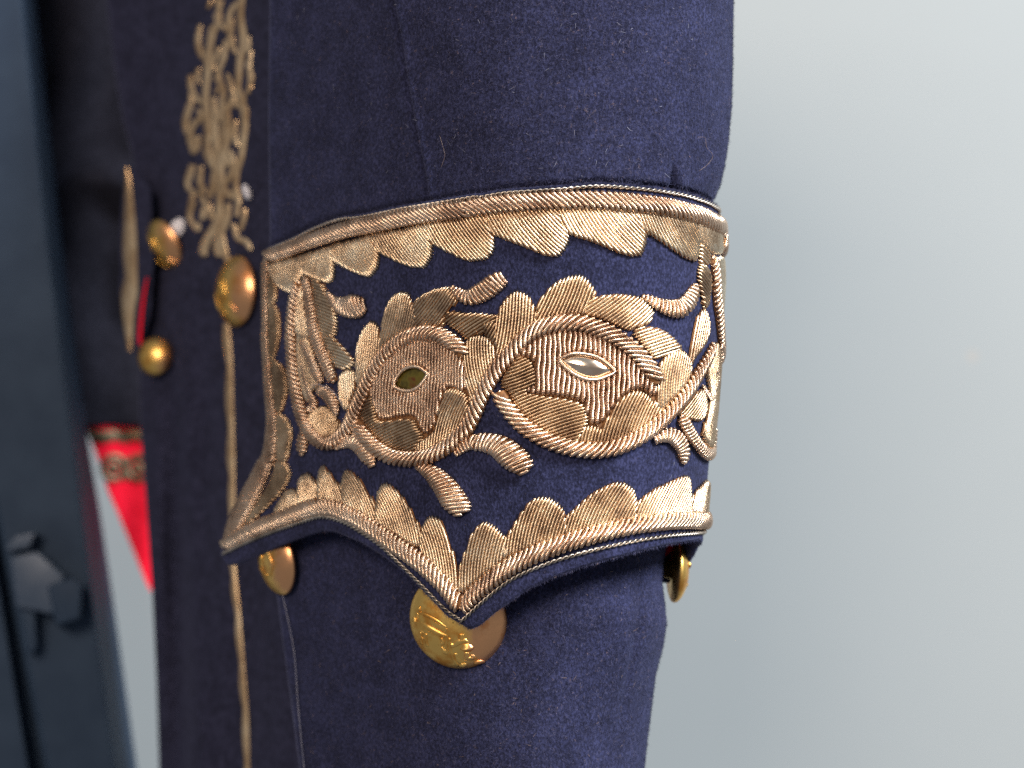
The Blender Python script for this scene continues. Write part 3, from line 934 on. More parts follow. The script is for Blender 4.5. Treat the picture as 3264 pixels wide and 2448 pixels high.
# ------------------------------------------------------------------ buttons
def brass(name, gold, red_reflection, dark, wx=0.35):
    m, nt, b = new_mat(name)
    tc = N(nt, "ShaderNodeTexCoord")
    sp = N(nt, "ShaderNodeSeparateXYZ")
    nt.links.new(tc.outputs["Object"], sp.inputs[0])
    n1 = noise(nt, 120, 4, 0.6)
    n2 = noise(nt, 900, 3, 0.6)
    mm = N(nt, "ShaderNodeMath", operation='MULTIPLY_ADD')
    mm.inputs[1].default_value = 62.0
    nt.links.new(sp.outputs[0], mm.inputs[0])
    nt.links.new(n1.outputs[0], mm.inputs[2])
    r = ramp(nt, mm.outputs[0], [(0.40, gold), (0.70, gold), (1.0, red_reflection)])  # red lining's reflection painted into the colour towards the button's local right
    mix = N(nt, "ShaderNodeMix", data_type='RGBA', blend_type='MULTIPLY')
    r2 = ramp(nt, n1.outputs[0], [(0.36, dark), (0.52, (1, 1, 1))])
    mix.inputs[0].default_value = 0.8
    nt.links.new(r.outputs[0], mix.inputs[6])
    nt.links.new(r2.outputs[0], mix.inputs[7])
    nt.links.new(mix.outputs[2], b.inputs["Base Color"])
    b.inputs["Metallic"].default_value = 1.0
    rr2 = ramp(nt, n1.outputs[0], [(0.3, (0.46,) * 3), (0.7, (0.30,) * 3)])
    nt.links.new(rr2.outputs[0], b.inputs["Roughness"])
    bump(nt, b, n2.outputs[0], 0.25, 0.0002)
    return m


gilt = brass("worn_gilt_red_reflection", (0.95, 0.60, 0.17), (0.86, 0.44, 0.21), (0.62, 0.38, 0.18))


def dome_h(r, R, Hd):
    x = np.clip(r / R, 0, 1)
    return Hd * np.sqrt(np.clip(1 - (x * 0.94) ** 2, 0, 1)) - Hd * math.sqrt(1 - 0.94 ** 2)


def button(center, axis, R, Hd, emblem=(), roll=0.0, parent=COAT, label=None):
    """domed two-part button; local x right, y up, z out of the cloth; sizes in 0.1 mm"""
    ax = Vector(axis).normalized()
    up = Vector((0, 0, 1))
    xax = up.cross(ax).normalized()
    yax = ax.cross(xax)
    Mx = Matrix((xax, yax, ax)).transposed().to_4x4() @ Matrix.Rotation(roll, 4, 'Z')
    Mx.translation = Vector(center)
    mb = MB()
    nseg = 56
    a = np.linspace(0, 2 * math.pi, nseg, endpoint=False)
    prof = [(r_, float(dome_h(r_, R, Hd)) + 10) for r_ in np.linspace(2, R * 0.985, 14)] + [(R, 8), (R * 1.01, 4), (R * 0.99, -2), (R * 0.9, -6), (R * 0.3, -8), (R * 0.22, -40), (2, -40)]
    rows = [np.column_stack([r_ * np.cos(a), r_ * np.sin(a), np.full(nseg, z_)]) * S for r_, z_ in prof]
    mb.grid(np.stack(rows, 0)[::-1], closed=True)
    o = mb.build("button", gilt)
    o.parent = parent
    o.matrix_parent_inverse = parent.matrix_basis.inverted()
    o.matrix_basis = Mx
    if label:
        o["label"] = label
    if emblem:
        mb = MB()
        for pts, rad, lift in emblem:
            p = spline(np.asarray(pts, float), 6) if len(pts) > 2 else np.asarray(pts, float)
            if len(p) == 2:
                p = p[0] + (p[1] - p[0]) * np.linspace(0, 1, 9)[:, None]
            r_ = np.hypot(p[:, 0], p[:, 1])
            z_ = dome_h(r_, R, Hd) + 10 + lift
            C = np.column_stack([p, z_]) * S
            nn_ = np.column_stack([p * (Hd / R) ** 2, z_])
            nn_ /= np.linalg.norm(nn_, axis=1, keepdims=True)
            rd = np.interp(np.linspace(0, 1, len(p)), np.linspace(0, 1, len(rad)), rad) * S
            tube(mb, C, nn_, rd, 8, 5, flat=0.7)
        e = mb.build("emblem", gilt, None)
        e.parent = o
    return o


# big button under the point of the cuff
bc = (1461, 1972)
KB = lambda *pts: [((1270 + x / 4.1475 - bc[0]), -(1780 + y / 4.1475 - bc[1])) for x, y in pts]
EMB = [
    (KB((280, 810), (420, 880), (600, 960), (735, 1000)), [2, 8, 8, 3], 0),
    (KB((255, 690), (400, 715), (560, 780), (705, 870)), [3, 5, 5, 3], 0),
    (KB((700, 880), (670, 930)), [3, 3], 0),
    (KB((260, 700), (250, 800)), [3, 3], 0),
    (KB((735, 1010), (722, 1150), (750, 1300), (800, 1440)), [4, 4, 4, 3], 0),
    (KB((300, 960), (290, 1060), (300, 1140)), [4, 4, 4], 0),
    (KB((300, 960), (345, 965)), [4, 3], 0), (KB((295, 1050), (340, 1055)), [4, 3], 0),
    (KB((385, 970), (375, 1080), (395, 1160)), [4, 4, 4], 0),
    (KB((610, 1020), (630, 1090), (560, 1120)), [5, 6, 3], 0),
    (KB((600, 1150), (640, 1210), (675, 1250)), [4, 6, 4], 0),
    (KB((750, 1120), (800, 1110), (870, 1060), (930, 1050), (985, 1080)), [7, 6, 8, 8, 5], 0),
    (KB((905, 950), (905, 1040)), [7, 8], 0),
    (KB((950, 1080), (965, 1150), (960, 1210)), [9, 16, 8], 0),
    (KB((960, 1210), (950, 1290), (910, 1310)), [6, 6, 4], 0),
    (KB((910, 1315), (1030, 1300), (1010, 1255)), [5, 6, 4], 0),
    (KB((1040, 1390), (1100, 1370), (1165, 1380)), [6, 8, 4], 0),
    (KB((830, 1425), (880, 1415), (930, 1400)), [6, 9, 5], 0),
    (KB((200, 770), (205, 830)), [8, 9], 0),
    (KB((280, 640), (300, 640)), [6, 6], 0),
    (KB((800, 1230), (820, 1330), (860, 1390)), [4, 5, 4], 0),
]
EMB = [(p, [w_ * 1.7 for w_ in r_], -0.55 * max(r_)) for p, r_, l_ in EMB]
n_ = LOW.normal(np.array([1461.0]), np.array([1972.0]))[0]
cpt = world_pt(1461, 1972, float(LOW.base(np.array([1461.0]), np.array([1972.0]))[1][0]) - 34)
button(cpt, (-0.22, -1, -0.06), 166, 92, EMB, label="large domed gilt button with rubbed relief under the cuff's point")
# left-hand button on the sleeve's flank
qb = np.array([910.0]); yb = np.array([1782.0])
cpt = LOW.pt(qb, yb, 24)[0]
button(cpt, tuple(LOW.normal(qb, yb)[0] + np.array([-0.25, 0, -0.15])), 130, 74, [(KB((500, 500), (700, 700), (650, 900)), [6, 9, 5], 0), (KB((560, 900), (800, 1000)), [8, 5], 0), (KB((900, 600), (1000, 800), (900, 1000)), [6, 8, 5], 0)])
# outer button, edge-on at the far side
qb = np.array([1754.0 + 360 * 1.75]); yb = np.array([1815.0])
cpt = LOW.pt(qb, yb, 42)[0]
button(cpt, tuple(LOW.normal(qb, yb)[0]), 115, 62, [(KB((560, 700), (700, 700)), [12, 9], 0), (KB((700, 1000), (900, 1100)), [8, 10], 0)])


# ------------------------------------------------------------------ coat body behind the sleeve
class Panel:
    """cloth seen obliquely: depth grows to the left"""

    def __init__(self, dfun):
        self.dfun = dfun

    def base(self, q, py):
        q, py = np.broadcast_arrays(np.asarray(q, float), np.asarray(py, float))
        return q, self.dfun(q, py)

    def q_of(self, px, py):
        return np.asarray(px, float)

    def raw(self, q, py):
        px, d = self.base(q, py)
        return world_pt(px, py, d)

    normal = Shell.normal

    def pt(self, q, py, h=0.0):
        q, py = np.broadcast_arrays(np.asarray(q, float), np.asarray(py, float))
        _, d = self.base(q, py)
        return self.raw(q, py) + self.normal(q, py) * (np.asarray(h, float) * S * (DC + d) / DC)[..., None]


def body_d(q, y):
    d = 1750 + (880 - q) * 1.9
    low = 1 / (1 + np.exp(-(y - 1250) / 160))
    d = d + 55 * np.sin((q - 520 - (y - 1500) * 0.03) / 21.0) * low * np.exp(-((q - 570) / 75) ** 2)
    d = d + 30 * np.sin(q / 37 + y / 400) * low
    d = d + 25 * np.sin(q / 80 + y / 260)
    return d


BODY = Panel(body_d)
bl_edge = [(-90, 335), (0, 342), (200, 365), (370, 392), (500, 425), (600, 440), (900, 445), (1340, 449), (1600, 468), (1890, 488), (2150, 500), (2540, 512)]
ys = np.concatenate([np.linspace(-900, -100, 16), np.linspace(-90, 2540, 150), np.linspace(2560, 3300, 16)])
tt = np.linspace(0, 1, 90)
YY, TT = np.meshgrid(ys, tt, indexing='ij')
QQ = ip(YY, bl_edge) + TT * (1000 - ip(YY, bl_edge))
mb = MB()
front = BODY.pt(QQ, YY)
mb.grid(front)
# the cloth turns back at its far edge and has a back face
ed = front[:, 0]
turn = [ed, ed + np.array([-0.0012, 0.004, 0]), ed + np.array([0.0005, 0.012, 0]), ed + np.array([0.02, 0.018, 0]), ed + np.array([0.06, 0.02, 0])]
mb.grid(np.stack(turn, 1))
BODY_O = cbuild(mb, "coat_body", navy_body, COAT)


def stroke(mb, shell, pts, w, lift=5.0):
    p = spline(np.asarray(pts, float), 8) if len(pts) > 2 else np.asarray(pts, float)
    if len(p) == 2:
        p = p[0] + (p[1] - p[0]) * np.linspace(0, 1, 10)[:, None]
    n = len(p)
    half = w / 2.0 * np.sin(np.linspace(0.35, math.pi - 0.35, n)) ** 0.5
    t = np.gradient(p, axis=0)
    t /= np.maximum(np.linalg.norm(t, axis=1, keepdims=True), 1e-9)
    nv = np.column_stack([-t[:, 1], t[:, 0]])
    rows = []
    for v in np.linspace(-1, 1, 7):
        c = p + nv * (v * half)[:, None]
        rows.append(shell.pt(c[:, 0], c[:, 1], 2 + lift * math.sqrt(max(0, 1 - v * v))))
    mb.grid(np.stack(rows, 1))


GS = [
    ('G', [(960, 0), (920, 150)], 45), ('G', [(1170, 0), (1120, 150), (1050, 300), (1090, 400), (1180, 480), (1230, 560)], 55),
    ('G', [(1080, 420), (980, 500), (950, 650), (930, 850), (880, 1000), (890, 1300), (860, 1659)], 75),
    ('G', [(1500, 0), (1350, 130), (1280, 300), (1240, 520)], 65), ('G', [(1540, -100), (1500, 20), (1480, 300), (1520, 600), (1530, 800), (1480, 1000), (1450, 1300), (1430, 1659)], 95),
    ('G', [(770, 500), (740, 700), (760, 900)], 55), ('G', [(750, 1200), (720, 1350), (760, 1480)], 60), ('G', [(1110, 830), (1080, 950), (1000, 1100), (1010, 1230)], 60),
    ('G', [(1350, 650), (1340, 800), (1400, 950)], 60), ('G', [(590, 1330), (590, 1500), (640, 1659)], 55), ('G', [(1250, 1300), (1300, 1450), (1340, 1659)], 55),
    ('G', [(1100, 1250), (1120, 1450), (1050, 1659)], 45), ('G', [(1670, 900), (1640, 1150), (1650, 1400), (1670, 1550)], 55), ('G', [(1620, 650), (1600, 850), (1500, 900)], 75),
    ('H', [(470, -30), (480, 200), (500, 400), (490, 480)], 52), ('H', [(330, -20), (330, 100), (300, 200), (280, 300), (290, 370)], 34),
    ('H', [(400, 150), (430, 220), (350, 300), (320, 400), (350, 540), (370, 575)], 46), ('H', [(400, 400), (390, 500), (360, 570)], 44),
    ('H', [(550, 30), (560, 250), (570, 450), (580, 600), (600, 700), (620, 850), (600, 1000), (590, 1150)], 46),
    ('H', [(650, 90), (620, 180), (600, 250)], 60), ('H', [(690, 180), (680, 400), (640, 600), (680, 700)], 52),
    ('H', [(740, -20), (750, 100), (850, 130), (850, 300), (830, 450), (820, 560)], 40), ('H', [(800, -20), (820, 60), (810, 130)], 60), ('H', [(760, 250), (750, 400), (780, 500)], 36),
    ('H', [(470, 520), (500, 600), (560, 720)], 56), ('H', [(360, 680), (320, 800), (290, 870)], 34), ('H', [(430, 690), (420, 850), (470, 960)], 44),
    ('H', [(550, 750), (540, 880), (505, 1010)], 44), ('H', [(780, 660), (760, 850), (770, 950), (790, 1050), (770, 1120)], 40), ('H', [(350, 940), (330, 1080), (310, 1150)], 38),
    ('H', [(455, 1090), (440, 1210)], 38), ('H', [(510, 1050), (520, 1200)], 30), ('H', [(600, 980), (600, 1150), (560, 1280), (490, 1390), (450, 1540)], 58),
    ('H', [(690, 1050), (670, 1200), (610, 1350), (640, 1500), (700, 1620)], 60), ('H', [(850, 1100), (840, 1200), (810, 1310)], 34), ('H', [(390, 1240), (395, 1320)], 46),
    ('H', [(740, 1250), (780, 1380), (860, 1420), (910, 1500)], 40), ('H', [(620, 850), (700, 980), (740, 930)], 46), ('H', [(580, 1400), (600, 1560)], 60), ('H', [(690, 600), (700, 690)], 44),
]
GS += [
    ('P', [(690, -20), (700, 60), (680, 110), (668, 170), (662, 240), (656, 320), (664, 400), (662, 460), (674, 505), (690, 550), (697, 610), (700, 690)], 15),
    ('P', [(738, 310), (728, 350), (715, 400), (712, 460), (704, 520), (706, 580), (702, 640), (698, 700), (712, 770), (728, 840)], 16),
    ('P', [(772, -20), (770, 60), (776, 120), (768, 180), (762, 240), (760, 300), (776, 345), (782, 400), (776, 450), (770, 500), (756, 550), (752, 610), (760, 650), (756, 690)], 15),
    ('P', [(640, 80), (632, 130), (642, 175), (660, 190)], 13), ('P', [(608, 240), (614, 285), (632, 320), (655, 330)], 12), ('P', [(604, 330), (590, 390), (602, 430), (640, 450)], 11),
    ('P', [(612, 525), (598, 580), (612, 610), (650, 620)], 12), ('P', [(622, 640), (606, 690), (625, 730)], 12), ('P', [(790, 200), (802, 250), (790, 300)], 12),
    ('P', [(720, 130), (715, 180), (700, 220), (690, 260)], 13), ('P', [(735, 480), (745, 520), (735, 560), (712, 600)], 13), ('P', [(640, 620), (660, 660), (690, 700)], 12),
    ('P', [(655, 760), (648, 800), (660, 815)], 16), ('P', [(700, 240), (712, 290), (705, 340)], 12), ('P', [(740, 60), (735, 110), (728, 150)], 13),
]
for fr, p, w in GS:
    mb = MB()
    stroke(mb, BODY, T(fr, p), 1.5 * w / FR[fr][2])
    cbuild(mb, "embroidered_scroll", gold_far, BODY_O)
# narrow edging below the button: one sewn strip with a scalloped side
mb = MB()
ep = spline([(722, 1030), (732, 1140), (737, 1300), (740, 1450), (741, 1560), (740, 1700), (747, 1830), (758, 1930), (768, 2050), (778, 2180), (786, 2300), (790, 2448), (795, 2540), (800, 2650), (806, 2800), (812, 3000), (820, 3280)], 14)
ss = np.arange(len(ep))
lw = 8 + 9 * np.abs(np.sin(ss / 7.0 * 1.3)) - 7 * np.exp(-((ep[:, 1] - 1640) / 90) ** 2)
rows = []
for v in np.linspace(-1, 1, 7):
    rows.append(BODY.pt(ep[:, 0] + v * np.where(v < 0, lw, 9) * np.where(ep[:, 1] > 1650, 0.85, 1.0), ep[:, 1], 2 + 6 * math.sqrt(max(0, 1 - v * v))))
mb.grid(np.stack(rows, 1))
cbuild(mb, "embroidered_edging", gold_far, BODY_O)

# buttons on the body
def body_button(px, py, R, Hd, axis, lift=30, emblem=(), label=None):
    d = float(BODY.base(np.array([float(px)]), np.array([float(py)]))[1][0])
    c = world_pt(px, py, d - lift)
    return button(c, axis, R, Hd, emblem, parent=COAT, label=label)


REL = [([(-60, 60), (-20, 20), (-70, -30)], [8, 12, 8], 0), ([(-90, -10), (-60, -70), (-10, -100)], [10, 14, 8], 0), ([(0, 50), (10, -20), (-20, -60)], [6, 9, 6], 0), ([(40, -60), (70, -90)], [10, 8], 0)]
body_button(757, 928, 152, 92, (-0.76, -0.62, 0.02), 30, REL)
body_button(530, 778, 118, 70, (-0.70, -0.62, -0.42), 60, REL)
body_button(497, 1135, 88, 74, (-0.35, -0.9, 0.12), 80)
white_m, ntw, bw = new_mat("white_thread")
nzw = noise(ntw, 300, 2)
rw = ramp(ntw, nzw.outputs[0], [(0.3, (0.62, 0.62, 0.68)), (0.7, (0.82, 0.80, 0.86))])
ntw.links.new(rw.outputs[0], bw.inputs["Base Color"])
bw.inputs["Roughness"].default_value = 0.5


def pebble(name, px, py, rx, ry, ang, parent, mat, lift=40, thick=18):
    d = float(BODY.base(np.array([float(px)]), np.array([float(py)]))[1][0]) - lift
    a = np.linspace(0, 2 * math.pi, 20, endpoint=False)
    ca, sa = math.cos(ang), math.sin(ang)
    rows = []
    for ph in np.linspace(-math.pi / 2 + 0.05, math.pi / 2 - 0.05, 9):
        x = rx * math.cos(ph) * np.cos(a)
        y_ = ry * math.cos(ph) * np.sin(a)
        rows.append(world_pt(px + x * ca - y_ * sa, py + x * sa + y_ * ca, d - thick * math.sin(ph)))
    mb = MB()
    mb.grid(np.stack(rows, 0), closed=True)
    return cbuild(mb, name, mat, parent)


pebble("thread_knot", 566, 727, 24, 34, 0.5, COAT, white_m)["label"] = "white thread knot beside the gilt button"
pebble("thread_loop", 787, 612, 13, 27, -0.35, COAT, white_m)["label"] = "pale thread loop beside the embroidered band"

# pocket flap, seen nearly edge-on, with a gold border and a sliver of red lining
FLAP = Panel(lambda q, y: 2390 + (470 - q) * 2.2 + 0 * y)
fl_l = [(530, 412), (560, 402), (640, 392), (760, 384), (860, 388), (930, 382), (1000, 392), (1060, 402), (1110, 416), (1125, 424)]
fl_r = [(530, 424), (600, 480), (800, 492), (1000, 480), (1100, 452), (1125, 440)]
ys = np.linspace(530, 1125, 60)
tt = np.linspace(0, 1, 12)
YY, TT = np.meshgrid(ys, tt, indexing='ij')
QQ = ip(YY, fl_l) - 3 + TT * (ip(YY, fl_r) - ip(YY, fl_l) + 3)
mb = MB()
mb.grid(FLAP.pt(QQ, YY, 6 * np.sin(TT * math.pi)))
FLAP_O = cbuild(mb, "pocket_flap", navy_body, COAT)
for pts, hw in (([(414, 536), (417, 600), (420, 700), (421, 800), (425, 880), (420, 930), (416, 990), (418, 1060), (422, 1118)], [3, 9, 17, 22, 19, 25, 20, 12, 4]),):
    mb = MB()
    p = spline(np.column_stack([pts, hw]), 10)
    rows = [FLAP.pt(p[:, 0] + v * p[:, 2], p[:, 1], 8 + 7 * math.sqrt(max(0, 1 - v * v))) for v in np.linspace(-1, 1, 7)]
    mb.grid(np.stack(rows, 1))
    cbuild(mb, "embroidered_leaf", gold_far, FLAP_O)
mb = MB()
p = spline([(482, 885, 2), (470, 950, 4), (462, 1020, 5), (458, 1080, 5), (460, 1100, 2)], 8)
rows = [FLAP.pt(p[:, 0] + v * p[:, 2], p[:, 1], 14 + 3 * math.sqrt(max(0, 1 - v * v))) for v in np.linspace(-1, 1, 5)]
mb.grid(np.stack(rows, 1))
cbuild(mb, "lining_edge", red_cloth, FLAP_O)["label"] = "sliver of red lining at the flap's edge"

# ------------------------------------------------------------------ dark garment with the red embroidered panel
GARM = empty("jacket", tuple(world_pt(300, 1345, 3600)))
tag(GARM, "dark cloth jacket hanging in shadow behind the coat, red embroidered panel below", "jacket")


def garm_d(q, y):
    d = 3600 + 70 * np.sin((q + y * 0.55) / 62.0) * np.exp(-((y - 420) / 330) ** 2) + 60 * np.sin((q - y * 0.8) / 90.0) * np.exp(-((y - 1050) / 260) ** 2) + 30 * np.sin(q / 45.0)
    d = d - 90 * np.exp(-((y - 560 - (q - 300) ** 2 * 0.004) / 60) ** 2)
    return d


GP = Panel(garm_d)
YY, QQ = np.meshgrid(np.linspace(-900, 1350, 150), np.linspace(40, 560, 60), indexing='ij')
mb = MB()
mb.grid(GP.pt(QQ, YY))
last = GP.pt(QQ, YY)[-1]
mb.grid(np.stack([last, last + np.array([0, 0.004, -0.0015]), last + np.array([0, 0.010, 0]), last + np.array([0, 0.012, 0.03])], 0))
cbuild(mb, "jacket_cloth", black_cloth, GARM)
RP = Panel(lambda q, y: 3660 + 25 * np.sin(q / 33.0 + y / 190.0))
rl = [(1300, 262), (1345, 265), (1400, 287), (1450, 308), (1560, 345), (1700, 402), (1800, 443), (1860, 468), (1885, 482), (1898, 505)]
ys = np.linspace(1300, 1898, 60)
tt = np.linspace(0, 1, 20)
YY, TT = np.meshgrid(ys, tt, indexing='ij')
QQ = ip(YY, rl) + TT * (560 - ip(YY, rl))
mb = MB()
mb.grid(RP.pt(QQ, YY))
mb.grid(RP.pt(QQ, YY, -14)[:, ::-1])
e1, e2 = RP.pt(QQ, YY)[:, 0], RP.pt(QQ, YY, -14)[:, 0]
mb.grid(np.stack([e1, e2], 1))
RED_O = cbuild(mb, "red_panel", red_cloth, GARM)
RED_O["label"] = "bright red tapering panel with tarnished gold bands"
old_gold = wire_mat("tarnished_gilt", (0.12, 0.09, 0.06), (0.20, 0.155, 0.10), (0.30, 0.24, 0.16), 0.6, ribs=False)
mb = MB()
xs = np.linspace(272, 540, 120)
low = 1402 + 9 * np.abs(np.sin((xs - 300) / 21.0)) + (xs < 275) * 0
rows = [RP.pt(np.maximum(xs, ip(1372 + (low - 1372) * v, rl) + 2), 1372 + (low - 1372) * v, 3 + 5 * math.sin(math.pi * (0.1 + 0.8 * v))) for v in np.linspace(0, 1, 6)]
mb.grid(np.stack(rows, 1))
cbuild(mb, "gold_band", old_gold, RED_O)
for cx_ in (362, 440, 518):
    for r0, r1 in ((26, 47), (0.5, 21)):
        mb = MB()
        a = np.linspace(0, 2 * math.pi, 32, endpoint=False)
        rows = []
        for v in np.linspace(0, 1, 5):
            r_ = r0 + (r1 - r0) * v
            rows.append(RP.pt(cx_ + r_ * np.cos(a) * 0.95, 1492 + r_ * np.sin(a), 3 + 5 * math.sin(math.pi * v)))
        mb.grid(np.stack(rows, 0), closed=True)
        cbuild(mb, "gold_rosette", old_gold, RED_O)
    mb = MB()
    stroke(mb, RP, [(cx_ + 39, 1455), (cx_ + 38, 1490), (cx_ + 40, 1530)], 16)
    cbuild(mb, "gold_link", old_gold, RED_O)

# ------------------------------------------------------------------ metal door frame at the left
steel, nts, bs = new_mat("slate_blue_paint")
nz = noise(nts, 40, 4)
rs = ramp(nts, nz.outputs[0], [(0.3, (0.017, 0.034, 0.066)), (0.7, (0.028, 0.050, 0.088))])
nts.links.new(rs.outputs[0], bs.inputs["Base Color"])
bs.inputs["Roughness"].default_value = 0.65
bs.inputs["Specular IOR Level"].default_value = 0.25
metal_w, ntm, bm_ = new_mat("worn_bare_metal")
nz = noise(ntm, 120, 4)
rs = ramp(ntm, nz.outputs[0], [(0.3, (0.035, 0.060, 0.105)), (0.7, (0.065, 0.090, 0.135))])
ntm.links.new(rs.outputs[0], bm_.inputs["Base Color"])
bm_.inputs["Metallic"].default_value = 0.15
bm_.inputs["Roughness"].default_value = 0.45

FRAME = empty("door_frame", tuple(world_pt(250, 2540, 2950)))
tag(FRAME, "dark slate blue painted metal door frame with a latch at the left edge", "door frame")


def beam(name, front_l, front_r, back_r, df, db, mat, bev=14):
    """slanting post: rows of cross-sections down the picture"""
    ys = np.linspace(-900, 3300, 64)
    rows = []
    for y_ in ys:
        a, b, c = ipx(y_, front_l), ipx(y_, front_r), ipx(y_, back_r)
        pts = [(a, db), (a, df + bev), (a + bev, df), (b - bev, df), (b - bev * 0.3, df + bev * 0.3), (b, df + bev), (c, db), ]
        rows.append(np.stack([world_pt(x, y_, d) for x, d in pts], 0))
    mb = MB()
    mb.grid(np.stack(rows, 0), closed=True)
    return cbuild(mb, name, mat, FRAME, smooth=False)


beam("post", [(-120, -300), (1500, -40), (2560, 166)], [(-120, 56), (0, 72), (738, 148), (1328, 222), (1500, 246), (1918, 296), (2560, 384)],
     [(-120, 100), (0, 114), (738, 194), (1328, 268), (1500, 297), (1623, 318), (1918, 362), (2448, 437), (2560, 450)], 2900, 3400, steel)
beam("door_edge", [(-120, -700), (2560, -500)], [(-120, -360), (1500, -75), (1700, -30), (2448, 92), (2560, 112)], [(-120, -350), (1500, -60), (1700, -15), (2448, 107), (2560, 127)], 2880, 3350, steel)

beam("rebate", [(-120, -500), (1500, -200), (2560, -40)], [(-120, -100), (1500, 60), (2560, 240)], [(-120, -95), (1500, 65), (2560, 245)], 3070, 3350, steel)


def rounded(o, w):
    m = o.modifiers.new("bevel", 'BEVEL')
    m.width = w
    m.segments = 4
    m.limit_method = 'ANGLE'
    m.angle_limit = math.radians(20)
    o.data.polygons.foreach_set("use_smooth", [True] * len(o.data.polygons))
    return o


def prism(mb, quad, d0, d1):
    qd = np.asarray(quad, float)
    n = len(qd)
    P = np.concatenate([world_pt(qd[:, 0], qd[:, 1], d0), world_pt(qd[:, 0], qd[:, 1], d1)])
    mb.add(P, [tuple(range(n))[::-1], tuple(range(n, 2 * n))] + [(i, (i + 1) % n, n + (i + 1) % n, n + i) for i in range(n)])


LATCH = MB()
prism(LATCH, [(30, 1775), (120, 1755), (205, 1835), (200, 1965), (50, 1935)], 2740, 2915)
LT = rounded(cbuild(LATCH, "latch", metal_w, FRAME), 0.0016)
for nm, qd, a, b, mt in (("latch_tab", [(14, 1745), (50, 1705), (118, 1694), (96, 1748), (34, 1760)], 2780, 2900, metal_w),
                         ("latch_bolt", [(150, 1868), (225, 1842), (262, 1862), (256, 1970), (180, 1996)], 2700, 2900, steel),
                         ("latch_tongue", [(66, 1925), (112, 1935), (120, 2060), (104, 2088), (78, 2070)], 2790, 2905, steel)):
    mb = MB()
    prism(mb, qd, a, b)
    rounded(cbuild(mb, nm, mt, LT), 0.0014)

# ------------------------------------------------------------------ wall behind
wall_m, ntl, bl_ = new_mat("pale_grey_wall")
nz = noise(ntl, 6, 4)
rs = ramp(ntl, nz.outputs[0], [(0.3, (0.318, 0.342, 0.347)), (0.7, (0.332, 0.356, 0.361))])
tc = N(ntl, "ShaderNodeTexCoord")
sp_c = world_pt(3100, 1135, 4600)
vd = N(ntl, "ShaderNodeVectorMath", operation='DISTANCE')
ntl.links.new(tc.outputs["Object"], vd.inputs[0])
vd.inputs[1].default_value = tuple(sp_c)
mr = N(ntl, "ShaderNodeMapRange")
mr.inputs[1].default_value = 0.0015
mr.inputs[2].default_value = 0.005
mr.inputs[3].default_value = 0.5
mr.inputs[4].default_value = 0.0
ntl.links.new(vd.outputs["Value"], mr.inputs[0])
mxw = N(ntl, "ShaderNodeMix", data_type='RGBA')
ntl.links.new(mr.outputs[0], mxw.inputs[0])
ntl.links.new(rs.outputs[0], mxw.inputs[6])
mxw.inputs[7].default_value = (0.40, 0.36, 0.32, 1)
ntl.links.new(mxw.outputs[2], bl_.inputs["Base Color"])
bl_.inputs["Roughness"].default_value = 0.6
mb = MB()
X, Z = np.meshgrid(np.linspace(-0.9, 0.9, 8), np.linspace(-0.8, 0.8, 8))
mb.grid(np.stack([X, np.full_like(X, 4600 * S), Z], -1))
wall = mb.build("wall", wall_m)
wall["kind"] = "structure"

# ------------------------------------------------------------------ nap of the wool and stray lint
nap_m, ntn, bn = new_mat("wool_nap")
nz = noise(ntn, 700, 2)
rs = ramp(ntn, nz.outputs[0], [(0.30, (0.014, 0.015, 0.035)), (0.55, (0.040, 0.042, 0.095)), (0.66, (0.075, 0.074, 0.125)), (0.74, (0.17, 0.11, 0.12)), (0.80, (0.22, 0.22, 0.26))])
ntn.links.new(rs.outputs[0], bn.inputs["Base Color"])
bn.inputs["Roughness"].default_value = 0.8
bn.inputs["Specular IOR Level"].default_value = 0.2


def nap(name, shell, q, y, parent, h0=0.0, lmin=7, lmax=16, wid=1.0, stand=0.35, mat=None):
    n = len(q)
    P = shell.pt(q, y, h0)
    Nn = shell.normal(q, y)
    rnd = rng.normal(size=(n, 3))
    dirv = rnd - (rnd * Nn).sum(1, keepdims=True) * Nn
    dirv /= np.linalg.norm(dirv, axis=1, keepdims=True)
    dirv = dirv + np.array([0, 0, -0.5])
    st = stand * rng.random((n, 1))
    dirv = dirv * (1 - st) + Nn * st * 1.2
    dirv /= np.linalg.norm(dirv, axis=1, keepdims=True)
    ln = rng.uniform(lmin, lmax, (n, 1)) * S
    side = np.cross(dirv, Nn + rng.normal(size=(n, 3)) * 0.2)
    side /= np.maximum(np.linalg.norm(side, axis=1, keepdims=True), 1e-9)
    bend = rng.normal(size=(n, 3)) * 0.25 + Nn * 0.1
    bend = bend - 0.0
    tip = P + dirv * ln + bend * ln * 0.4
    mid = P + dirv * ln * 0.5
    w = wid * S * 0.5
    V = np.stack([P - side * w, P + side * w, mid + side * w * 0.8, mid - side * w * 0.8, tip], 1).reshape(-1, 3)
    b = np.arange(n) * 5
    me = bpy.data.meshes.new(name)
    faces = np.concatenate([np.stack([b, b + 1, b + 2], 1), np.stack([b, b + 2, b + 3], 1), np.stack([b + 3, b + 2, b + 4], 1)])
    me.vertices.add(len(V))
    me.vertices.foreach_set("co", V.astype(np.float32).ravel())
    me.loops.add(faces.size)
    me.loops.foreach_set("vertex_index", faces.astype(np.int32).ravel())
    me.polygons.add(len(faces))
    me.polygons.foreach_set("loop_start", (np.arange(len(faces)) * 3).astype(np.int32))
    me.update(calc_edges=True)
    me.validate()
    me.materials.append(mat or nap_m)
    o = bpy.data.objects.new(name, me)
    col.objects.link(o)
    o.parent = parent
    if parent.parent is None:
        o.matrix_parent_inverse = parent.matrix_basis.inverted()
    o["kind"] = "stuff"
    return o


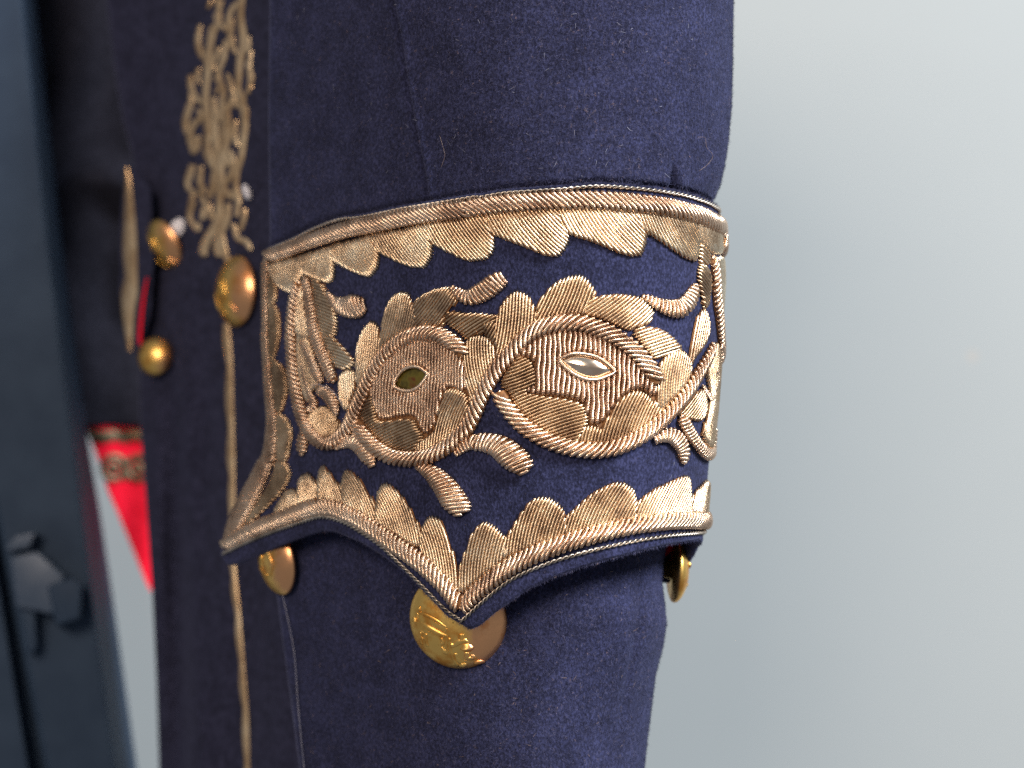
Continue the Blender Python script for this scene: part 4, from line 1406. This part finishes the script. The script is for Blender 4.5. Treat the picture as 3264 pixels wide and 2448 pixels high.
n = 60000
yq = rng.uniform(-80, 740, n)
qq = rng.uniform(880, 1936 + 400 * 1.9, n)
okm = (yq < np.interp(qq, topQ[:, 0], topQ[:, 1]) + 10) & (np.abs(qq - ip(yq, seam)) > 9)
nap("wool_nap", UP, qq[okm], yq[okm], UPPER)
n = 52000
sq = rng.random(n); tq = rng.random(n)
qa = 860 + sq * (1880 + 400 * 1.9 - 860)
ta = np.interp(np.maximum(qa, topQ[0, 0]), topQ[:, 0], topQ[:, 1]); ba = np.interp(qa, botQ[:, 0], botQ[:, 1])
nap("wool_nap", CUFF, qa, ta + tq * (ba - ta), CUFF_O, h0=-1.0, lmin=6, lmax=11, stand=0.2)
n = 7000  # longer fluff along the cut edges of the cuff
qa = rng.uniform(720, 1880 + 400 * 1.8, n)
ba = np.interp(qa, botQ[:, 0], botQ[:, 1]) + rng.uniform(-8, 6, n)
nap("wool_nap", CUFF, qa, ba, CUFF_O, h0=-8.0, lmin=8, lmax=18, stand=0.5)
qa = rng.uniform(860, 1880 + 400 * 1.7, n)
ta = np.interp(qa, topQ[:, 0], topQ[:, 1]) + rng.uniform(-6, 4, n)
nap("wool_nap", CUFF, qa, ta, CUFF_O, h0=-4.0, lmin=8, lmax=17, stand=0.6)
n = 52000
yq = rng.uniform(1600, 2530, n)
qq = rng.uniform(950, 1750 + 360 * 1.9, n)
nap("wool_nap", LOW, qq, yq, LOWER)

lint_m, ntq, bq = new_mat("pale_lint")
nz = noise(ntq, 400, 2)
rs = ramp(ntq, nz.outputs[0], [(0.3, (0.14, 0.15, 0.22)), (0.7, (0.26, 0.26, 0.33))])
ntq.links.new(rs.outputs[0], bq.inputs["Base Color"])
bq.inputs["Roughness"].default_value = 0.7
warm_l, ntq, bq = new_mat("tan_lint")
nz = noise(ntq, 400, 2)
rs = ramp(ntq, nz.outputs[0], [(0.3, (0.16, 0.11, 0.10)), (0.7, (0.28, 0.21, 0.19))])
ntq.links.new(rs.outputs[0], bq.inputs["Base Color"])


def lint(shell, pts, r, mat, label, h=10):
    p = spline(qpts(shell, pts), 8)
    mb = MB()
    surf_tube(mb, shell, p[:, 0], p[:, 1], np.full(len(p), float(h)), r, 5, 5)
    o = mb.build("lint_thread", mat)
    tag(o, label, "lint")
    return o


lint(LOW, [(905, 1850), (925, 1960), (945, 2080), (958, 2200), (972, 2320), (985, 2460)], 1.5, lint_m, "long pale thread hanging down from the button on the sleeve's inner side", 14)
lint(UP, [(1408, 433), (1420, 480), (1422, 500), (1410, 535)], 0.5, warm_l, "short tan lint hair on the upper sleeve right of the seam", 8)
lint(UP, [(2222, 437), (2240, 440), (2245, 470), (2262, 495), (2250, 520), (2222, 545)], 0.5, warm_l, "curly tan lint hair near the upper sleeve's outer edge", 8)
lint(CUFF, T('M', [(725, 620), (830, 610), (930, 650), (1020, 700), (1090, 800), (1140, 880)]), 1.1, lint_m, "fine pale hair lying across the embroidery at the cuff's left end", 30)

# scattered dust and fluff caught in the nap
for shell, par, n, (q0_, q1_), (y0_, y1_) in ((UP, UPPER, 80, (900, 2300), (-60, 560)), (LOW, LOWER, 110, (980, 2100), (1750, 2500)), (CUFF, CUFF_O, 40, (900, 2200), (900, 1600))):
    nap("dust_fluff", shell, rng.uniform(q0_, q1_, n), rng.uniform(y0_, y1_, n), par, h0=3.0, lmin=5, lmax=26, wid=1.1, stand=0.15, mat=lint_m if n != 110 else warm_l)
